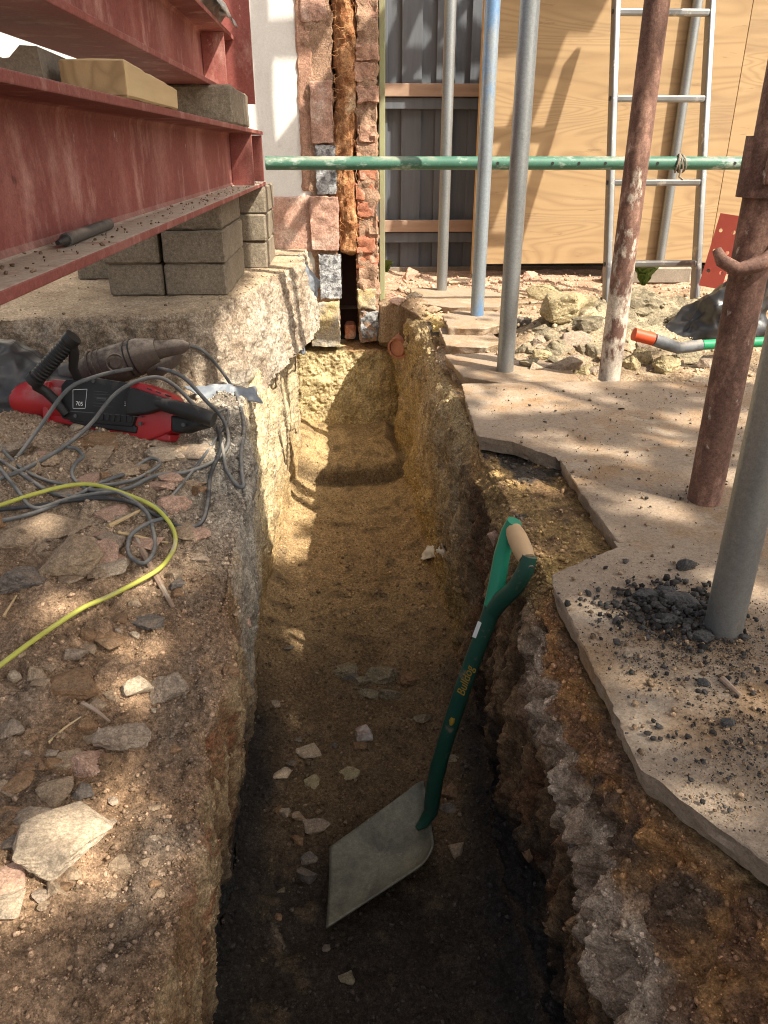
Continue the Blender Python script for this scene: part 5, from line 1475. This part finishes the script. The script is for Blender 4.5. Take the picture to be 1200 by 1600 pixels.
for k in range(46):
    px, py = rn.gauss(905, 62), rn.gauss(548, 22)
    if not (805 < px < 1075 and 470 < py < 592): continue
    s = rn.uniform(12, 26)
    stone(px, py, s * 1.2, s * .9, rn.choice(['olive', 'olive', 'yellow', 'grey', 'tan']), 'small rubble stone among the heap on the right', group='small stones of the right heap')
for px, py, wp, kd, o in LOOSE:                     # say which pebble: by its colour, size and nearest named neighbour
    kx, ky, nm = min(KEYS, key=lambda q: math.hypot(q[0] - px, q[1] - py))
    dx, dy = px - kx, py - ky
    dr = ('right of' if dx > 0 else 'left of') if abs(dx) > abs(dy) else ('in front of' if dy > 0 else 'behind')
    far_ = 'just ' if math.hypot(dx, dy) < 55 else ('some way ' if math.hypot(dx, dy) > 110 else '')
    base = {'small pebbles on the left soil': 'pebble', 'flat rubble shards under the cables': 'rubble shard', 'mid sized stones on the near left soil': 'stone', 'small clods on the trench floor': 'clod', 'small stones of the right heap': 'rubble stone'}[o['group']]
    sz_w = 'tiny' if wp < 18 else ('small' if wp < 30 else ('mid sized' if wp < 48 else 'broad'))
    o['label'] = f'{sz_w} {kd} coloured {base} {far_}{dr} the {nm}'.replace('slate coloured', 'dark grey').replace('pale coloured', 'pale').replace(' coloured', '')
# ash lumps on the near paving
for px, py, wp, hp, lb_ in ((1072, 884, 34, 30, 'black ash lump alone on the paving between the props'), (1066, 948, 56, 34, 'largest black ash lump beside the near tube'), (1010, 935, 40, 30, 'black ash lump at the left of the ash pile'), (1045, 975, 40, 24, 'black ash lump at the front of the ash pile'),
                            (1040, 930, 34, 26, 'black ash lump at the back of the ash pile'), (1098, 998, 34, 24, 'grey ash lump at the foot of the near tube'), (1138, 1130, 24, 22, 'dark ash crumb on the near paving'), (980, 1025, 18, 16, 'pale grey crumb on the sunlit paving edge'), (1100, 1068, 20, 16, 'dark ash crumb in front of the near tube')):
    stone(px, py, wp, hp, 'ash' if 'pale' not in lb_ else 'grey', lb_, n=26, cat='ash lump', sink=.2)
# sticks
def stick(pts, r, mat, label, lift=.008):
    q = [hit(x, y_, lift) for x, y_ in pts]
    v, f = sweep(q, [r] * (len(q) - 1) + [r * .6], 7)
    MB().add(v, f, True).build('stick', mat, org=q[0], label=label, cat='stick')
stick([(212, 842), (240, 893), (271, 950)], .006, 'timber_brown', 'brown wooden splinter passing under the yellow cable')
stick([(170, 822), (222, 796)], .0045, 'timber_pale', 'pale splinter lying under the cables')
stick([(185, 832), (262, 848)], .003, 'timber_pale', 'thin pale twig right of the rubble chunk')
stick([(128, 1098), (150, 1110), (172, 1128)], .0032, 'timber_brown', 'short dark twig below the long flat brown stone')
stick([(76, 1160), (100, 1138), (126, 1120)], .0016, 'timber_pale', 'dry pale rootlet in the left soil')
stick([(6, 962), (26, 930)], .0022, 'timber_pale', 'pale sliver at the left edge above the yellow cable')
stick([(1128, 1060), (1158, 1088)], .004, 'timber_brown', 'short brown stick on the near paving')

# ------------------------------------------------------------------ loose crumbs that nobody could count
ICO = []
def ico_base():
    bm = bmesh.new(); bmesh.ops.create_icosphere(bm, subdivisions=1, radius=1)
    v = np.array([p.co for p in bm.verts]); f = np.array([[q.index for q in t.verts] for t in bm.faces]); bm.free()
    return v, f
IV, IF = ico_base()
OV = np.array([(1, 0, 0), (-1, 0, 0), (0, 1, 0), (0, -1, 0), (0, 0, 1), (0, 0, -1)], float)
OF = np.array([(0, 2, 4), (2, 1, 4), (1, 3, 4), (3, 0, 4), (2, 0, 5), (1, 2, 5), (3, 1, 5), (0, 3, 5)])
def crumbs(name, P, S, Cc, label, seed, IV=IV, IF=IF):
    rs = np.random.RandomState(seed)
    n = len(P)
    Vx = IV[None] * (1 + rs.uniform(-.38, .38, (n, len(IV), 1))) * S[:, None, None] * rs.uniform(.6, 1.2, (n, 1, 3))
    a = rs.uniform(0, 6.28, n); ca, sa = np.cos(a), np.sin(a)
    Vx = np.stack([Vx[..., 0] * ca[:, None] - Vx[..., 1] * sa[:, None], Vx[..., 0] * sa[:, None] + Vx[..., 1] * ca[:, None], Vx[..., 2] * .8], -1)
    Vx += (P + np.array([0, 0, 0]))[:, None]
    Fx = (IF[None] + (np.arange(n) * len(IV))[:, None, None]).reshape(-1, 3)
    me = bpy.data.meshes.new(name)
    me.vertices.add(n * len(IV)); me.vertices.foreach_set('co', Vx.astype(np.float32).ravel())
    me.loops.add(len(Fx) * 3); me.loops.foreach_set('vertex_index', Fx.astype(np.int32).ravel())
    me.polygons.add(len(Fx)); me.polygons.foreach_set('loop_start', np.arange(0, len(Fx) * 3, 3, dtype=np.int32))
    at = me.attributes.new('Col', 'FLOAT_COLOR', 'POINT')
    cc_ = np.ones((n, len(IV), 4), np.float32); cc_[..., :3] = Cc[:, None]
    at.data.foreach_set('color', cc_.ravel())
    me.update()
    o = link(name, me, 'crumb')
    return tag(o, label, None, None, 'stuff')
rs = np.random.RandomState(11)
flatV, flatC = TV.reshape(-1, 3), TC_.reshape(-1, 3)
sgf = np.broadcast_to(SEG[None], TV.shape[:2]).reshape(-1)
def pick(mask, n):
    ii = np.where(mask)[0]
    return ii[rs.randint(0, len(ii), n)]
vis = flatV[:, 1] > .3
i1 = pick((sgf == 0) & vis & (flatV[:, 0] > -1.0) & (flatV[:, 1] < 2.0), 7000)
i2 = pick((sgf == 2) & vis & (flatV[:, 1] < 2.4), 5200)
i5 = pick((sgf == 4) & vis & (flatV[:, 1] < 1.1), 1500)
i3 = pick(((sgf == 3) | (sgf == 4) | (sgf == 1)) & vis & (flatV[:, 1] < 2.6), 2600)
i4 = pick((sgf == 5) & (flatV[:, 0] < .5) & (flatV[:, 1] > .95) & (flatV[:, 1] < 1.6), 900)
ii = np.concatenate([i1, i2, i3, i4, i5])
sz = .0011 + .0042 * rs.rand(len(ii)) ** 3.2
sz *= np.clip(.7 + .35 * flatV[ii, 1], .8, 1.6)
crumbs('soil_crumbs', flatV[ii] + np.stack([0 * sz, 0 * sz, sz * .35], -1), sz, flatC[ii] * rs.uniform(.65, 1.7, (len(ii), 1)) + rs.uniform(0, .03, (len(ii), 1)), 'loose soil crumbs and grit over the dug earth', 3)
jj = np.concatenate([pick((sgf == 0) & vis & (flatV[:, 0] > -1.0) & (flatV[:, 1] < 2.0), 34000), pick((sgf == 2) & vis & (flatV[:, 1] < 3.0), 20000), pick(((sgf == 3) | (sgf == 4) | (sgf == 1)) & vis & (flatV[:, 1] < 2.8), 13000), pick((sgf == 4) & vis & (flatV[:, 1] < 1.1), 6000)])
sz = (.0007 + .0016 * rs.rand(len(jj)) ** 2.5) * np.clip(.6 + .5 * flatV[jj, 1], .75, 1.8)
crumbs('soil_grit', flatV[jj] + rs.uniform(-.002, .002, (len(jj), 3)) + np.stack([0 * sz, 0 * sz, sz * .35], -1), sz, flatC[jj] * rs.uniform(.45, 1.75, (len(jj), 1)), 'fine grit over the dug earth', 4, OV, OF)
# dark ash and grit on the paving
n = 1400
q = np.stack([rs.uniform(.31, 1.2, n), np.abs(rs.normal(.75, .45, n)), np.zeros(n)], -1)
clus = np.stack([rs.normal(.44, .085, 1100), rs.normal(.80, .10, 1100), np.zeros(1100)], -1)
clus2 = np.stack([rs.normal(.44, .10, 900), rs.normal(.62, .06, 900), np.zeros(900)], -1)
clus3 = np.stack([rs.uniform(.32, 1.1, 900), rs.uniform(1.2, 2.0, 900), np.zeros(900)], -1)
q = np.concatenate([q, clus, clus2, clus3])
ok = np.array([ground_z(p[0], p[1], .04) > -.012 for p in q])
q = q[ok]
sz = .0007 + .0036 * rs.rand(len(q)) ** 4.5
q[:, 2] = .002 + sz * .3
dk = rs.rand(len(q), 1) < .5
cq = np.where(dk, np.array([[.06, .055, .052]]), np.array([[.27, .19, .125]])) * rs.uniform(.6, 1.6, (len(q), 1))
na = 900
qa = np.stack([rs.normal(.445, .045, na), rs.normal(.885, .035, na), np.zeros(na)], -1)
sa_ = .0012 + .006 * rs.rand(na) ** 2.6
qa[:, 2] = .002 + sa_ * .4 + .012 * np.exp(-((qa[:, 0] - .445) / .04) ** 2 - ((qa[:, 1] - .885) / .03) ** 2)
q = np.concatenate([q, qa]); sz = np.concatenate([sz, sa_]); cq = np.concatenate([cq, np.array([[.05, .047, .045]]) * rs.uniform(.5, 1.8, (na, 1))])
crumbs('ash_crumbs', q, sz, cq, 'black ash crumbs and grit strewn over the paving', 5)
nq = 8000
q = np.concatenate([np.stack([rs.uniform(.31, 1.3, nq), rs.uniform(.2, 2.05, nq), np.zeros(nq)], -1), np.stack([rs.normal(.45, .08, 5000), rs.normal(.82, .07, 5000), np.zeros(5000)], -1), np.stack([rs.normal(.42, .10, 5000), rs.normal(.62, .09, 5000), np.zeros(5000)], -1)])
dn_ = fbm(q * 9 + 3, 3)
q = q[(dn_ > -.12 + .5 * rs.rand(len(q)) - .25)]
q = q[np.array([ground_z(p[0], p[1], .04) > -.012 for p in q])]
sz = .0005 + .0014 * rs.rand(len(q)) ** 3
q[:, 2] = .0015 + sz * .3
near_ash = np.exp(-((q[:, 0] - .45) / .13) ** 2 - ((q[:, 1] - .74) / .2) ** 2)
dk = (rs.rand(len(q)) < .25 + .65 * near_ash)[:, None]
cq = np.where(dk, np.array([[.055, .05, .047]]), np.array([[.25, .17, .105]])) * rs.uniform(.6, 1.7, (len(q), 1))
crumbs('paving_grit', q, sz, cq, 'fine brown and black grit on the paving', 6, OV, OF)
gflat = G.reshape(-1, 3); gcol = cg.reshape(-1, 3)
ig = np.where((gflat[:, 2] > -.06) & (gflat[:, 0] > .25) & (gflat[:, 0] < 1.8) & (gflat[:, 1] < 4.2))[0]
ig = ig[rs.randint(0, len(ig), 3000)]
sz = .0022 + .009 * rs.rand(len(ig)) ** 3
crumbs('rubble_crumbs', gflat[ig] + np.stack([rs.uniform(-.01, .01, len(ig)), rs.uniform(-.01, .01, len(ig)), sz * .4], -1), sz, gcol[ig] * rs.uniform(.7, 1.7, (len(ig), 1)), 'loose stones and grit around the rubble heap', 7)
sf = SV[:40].reshape(-1, 3)
isx = np.where((sf[:, 0] > -.9) & (sf[:, 1] < 3.1) & (rs.rand(len(sf)) < .06))[0]
sz = .0012 + .004 * rs.rand(len(isx)) ** 3
crumbs('slab_grit', sf[isx] + np.stack([0 * sz, 0 * sz, sz * .4], -1), sz, np.array([[.36, .28, .2]]) * rs.uniform(.5, 1.3, (len(isx), 1)), 'grit on the raised concrete slab', 9)
nb = 260
fb = np.stack([-.345 + .07 * rs.rand(nb) ** .7, .5 + 2.4 * rs.rand(nb), np.full(nb, .4822)], -1)
sz = .0008 + .0022 * rs.rand(nb) ** 2
crumbs('beam_grit', fb, sz, np.array([[.20, .14, .10]]) * rs.uniform(.5, 1.5, (nb, 1)), 'grit lying along the lower beam flange', 13)

# ------------------------------------------------------------------ weeds
def weed(base, n, ln, label, seed):
    t = thing('weed', label, 'plant', base)
    rn = random.Random(seed)
    for k in range(n):
        a = rn.uniform(0, 6.28); L_ = ln * rn.uniform(.5, 1.1); w_ = L_ * .16
        dr = Vector((math.cos(a), math.sin(a), 0)); sd = Vector((-dr.y, dr.x, 0))
        V_, F_ = [], []
        for s in range(7):
            u = s / 6
            c = base + dr * (L_ * u * .5) + Vector((0, 0, L_ * (1.25 * u - .62 * u * u)))
            ww = w_ * math.sin(math.pi * min(1, u * .9 + .1)) * (1 + .45 * (s % 2))
            V_ += [c - sd * ww, c + Vector((0, 0, -.1 * ww)), c + sd * ww]
            if s: 
                b0 = 3 * s
                F_ += [(b0 - 3, b0 - 2, b0 + 1, b0), (b0 - 2, b0 - 1, b0 + 2, b0 + 1)]
        MB().add(V_, F_, True).build('leaf_blade', 'leaf', t)
weed(pz(1005, 446, .0), 18, .17, 'green jagged weed growing behind the ladder foot', 3)
weed(pY(604, 425, 3.75), 9, .09, 'small green seedling beside the cut brick wall', 5)

# ------------------------------------------------------------------ overhead: unseen boards, tubes and a tree, added and shaped to cast shade
SV3 = SUN
def caster(name, a, b, Y, t, wd, label, th=.04, mat='timber_pale', ext=.25):
    A_, B_ = pY(*a, Y) + SV3 * t, pY(*b, Y) + SV3 * t
    d = (B_ - A_); L_ = d.length + 2 * ext
    mb = MB()
    if name == 'scaffold_tube':
        pipe(mb, A_ - d.normalized() * ext, B_ + d.normalized() * ext, wd / 2, wd / 2 - .004)
        return mb.build(name, 'galv', org=A_, label=label, cat='scaffold tube', group='overhead scaffold')
    ss = SV3.normalized(); x_ = d.normalized(); y_ = ss.cross(x_).normalized(); z_ = x_.cross(y_)
    v, f = bevel_box(*((A_ + B_) / 2), L_, wd, th, .003, 1, Matrix((x_, y_, z_)).transposed()); mb.add(v, f)
    return mb.build(name, mat, org=A_, label=label, cat='scaffold board', group='overhead scaffold')
caster('shade_board', (900, -40), (765, 320), 4.1, 1.0, .10, 'unseen sloping board added overhead to shade the plywood')
caster('shade_board', (775, 22), (930, 18), 4.1, 1.1, .085, 'unseen level board added overhead to shade the plywood', ext=.02)
caster('scaffold_tube', (770, 74), (862, 60), 4.1, 1.15, .0483, 'unseen short tube added overhead to shade the plywood', ext=.02)
caster('shade_board', (655, -20), (598, 127), 4.4, 1.0, .085, 'unseen board added overhead to shade the fence', ext=.1)
caster('scaffold_tube', (725, 5), (630, 127), 4.4, 1.1, .0483, 'unseen sloping tube added to shade the fence, first of two', ext=.1)
caster('scaffold_tube', (660, -10), (760, 70), 4.4, 1.15, .0483, 'unseen sloping tube added to shade the fence, second of two', ext=.1)
caster('scaffold_tube', (600, 92), (760, 84), 4.4, 1.2, .0483, 'unseen level tube added overhead to shade the fence', ext=.1)
caster('shade_board', (480, 60), (380, 66), 3.47, 1.0, .07, 'unseen level board added overhead to shade the white wall', ext=.05)
caster('shade_board', (626, 44), (456, 259), 3.47, 1.1, .20, 'unseen wide board added overhead to shade the cut wall', ext=.1)
caster('scaffold_tube', (505, 295), (440, 390), 3.5, 1.0, .0483, 'unseen tube added overhead to shade the cut wall', ext=.05)
rnd = np.random.RandomState(5)
lit_spots = []
def spot(px, py, z, rx, ry=None, k=2.2):
    p = pz(px, py, z); s = -z / SUN.z
    q = p + SUN * s
    lit_spots.append((q.x, q.y, rx * k, (ry or rx) * k))
for a in ((222, 1024, -.13, .035), (97, 1318, -.13, .035), (194, 1256, -.16, .04), (272, 1334, -.20, .016, .035), (200, 1405, -.18, .03), (112, 930, -.06, .03), (225, 925, -.10, .025), (329, 837, -.03, .025, .05), (8, 1400, -.12, .045),
          (60, 800, 0.0, .03), (320, 700, 0.0, .05, .06), (215, 1075, -.12, .02)):
    spot(*a)
for a in ((925, 945, 0, .06, .022), (945, 1045, 0, .05, .04), (1175, 920, 0, .05, .07), (1120, 1250, 0, .05, .04), (1000, 1130, 0, .03, .04), (1160, 1100, 0, .06, .03), (830, 870, -.04, .05, .03), (1060, 800, 0, .10, .04)):
    spot(a[0], a[1], a[2], a[3], a[4], 1.4)
def shade_prob(x, y_):
    d = np.full(x.shape, .97)
    d = np.where((x > -.46) & (x < .27), .97 * (1 - sstep(1.66, 1.90, y_)), d)
    d = np.where(x >= .27, np.interp(y_, [1.05, 1.25, 1.6, 1.9, 2.2], [.97, .72, .62, .45, .05]), d)
    d = np.where(x <= -.46, .97 * (1 - sstep(2.70, 2.95, y_)), d)
    for (cx, cy, rx, ry) in lit_spots:
        d = d * (1 - np.exp(-(((x - cx) / rx) ** 2 + ((y_ - cy) / ry) ** 2) ** 1.5 * .9))
    return np.where((x > .0) & (x < .29) & (y_ < 1.66), .98, d)
n = 52000
x0 = rnd.uniform(-1.55, 1.6, n); y0_ = rnd.uniform(-1.0, 3.0, n)
keep = rnd.rand(n) < shade_prob(x0, y0_)  # leaves kept only where shade is wanted below
keep &= ~((x0 > .27) & (y0_ > 1.2) & (fbm(np.stack([x0 * 3.2, y0_ * 7, x0 * 0], -1), 2) < .05) & (rnd.rand(n) < .9))
x0, y0_ = x0[keep], y0_[keep]; n = len(x0)
tt_ = rnd.uniform(3.0, 4.4, n) / SUN.z
LP = np.stack([x0 + SUN.x * tt_, y0_ + SUN.y * tt_, SUN.z * tt_], -1)
LS = rnd.uniform(.020, .032, n)
e1 = rnd.normal(0, 1, (n, 3)); e1 /= np.linalg.norm(e1, axis=1, keepdims=True)
nn0 = np.array(SUN.normalized()) + rnd.normal(0, .5, (n, 3)); nn0 /= np.linalg.norm(nn0, axis=1, keepdims=True)
e2 = np.cross(nn0, e1); e2 /= np.linalg.norm(e2, axis=1, keepdims=True); e1 = np.cross(e2, nn0)
L1 = LP + e1 * LS[:, None] * 1.5; L2 = LP + e2 * LS[:, None] * .8 + nn0 * LS[:, None] * .2; L3 = LP - e1 * LS[:, None] * 1.5; L4 = LP - e2 * LS[:, None] * .8 + nn0 * LS[:, None] * .2
tr = thing('tree', 'unseen leafy tree, its crown shaped to cast dappled shade', 'tree', (3.6, -1.3, -.08))
me = bpy.data.meshes.new('shade_crown')
VV = np.stack([L1, L2, L3, L4], 1).reshape(-1, 3) - np.array(tr.location)
me.vertices.add(len(VV)); me.vertices.foreach_set('co', VV.astype(np.float32).ravel())
fx = np.array([[0, 1, 2], [0, 2, 3]])[None] + (np.arange(n) * 4)[:, None, None]
me.loops.add(n * 6); me.loops.foreach_set('vertex_index', fx.astype(np.int32).ravel())
me.polygons.add(n * 2); me.polygons.foreach_set('loop_start', np.arange(0, n * 6, 3, dtype=np.int32))
me.update()
co = link('shade_crown', me, 'leaf', tr); co['kind'] = 'stuff'
mb = MB()
v, f = sweep([(3.6, -1.3, -.1), (3.62, -1.28, 1.0), (3.55, -1.2, 2.4), (3.5, -1.0, 4.0), (3.45, -.9, 5.4)], [.16, .13, .11, .08, .03], 12); mb.add(v, f, True)
rn = random.Random(2)
for k in range(9):
    a = k * .7; st = Vector((3.53, -1.15, 2.0 + k * .2)); en = Vector((3.2 + 1.5 * math.cos(a), -.6 + 1.6 * math.sin(a), 3.3 + rn.uniform(0, .9)))
    v, f = sweep([st, st.lerp(en, .5) + Vector((0, 0, .15)), en], [.05, .03, .01], 8); mb.add(v, f, True)
mb.build('trunk', 'bark', tr)
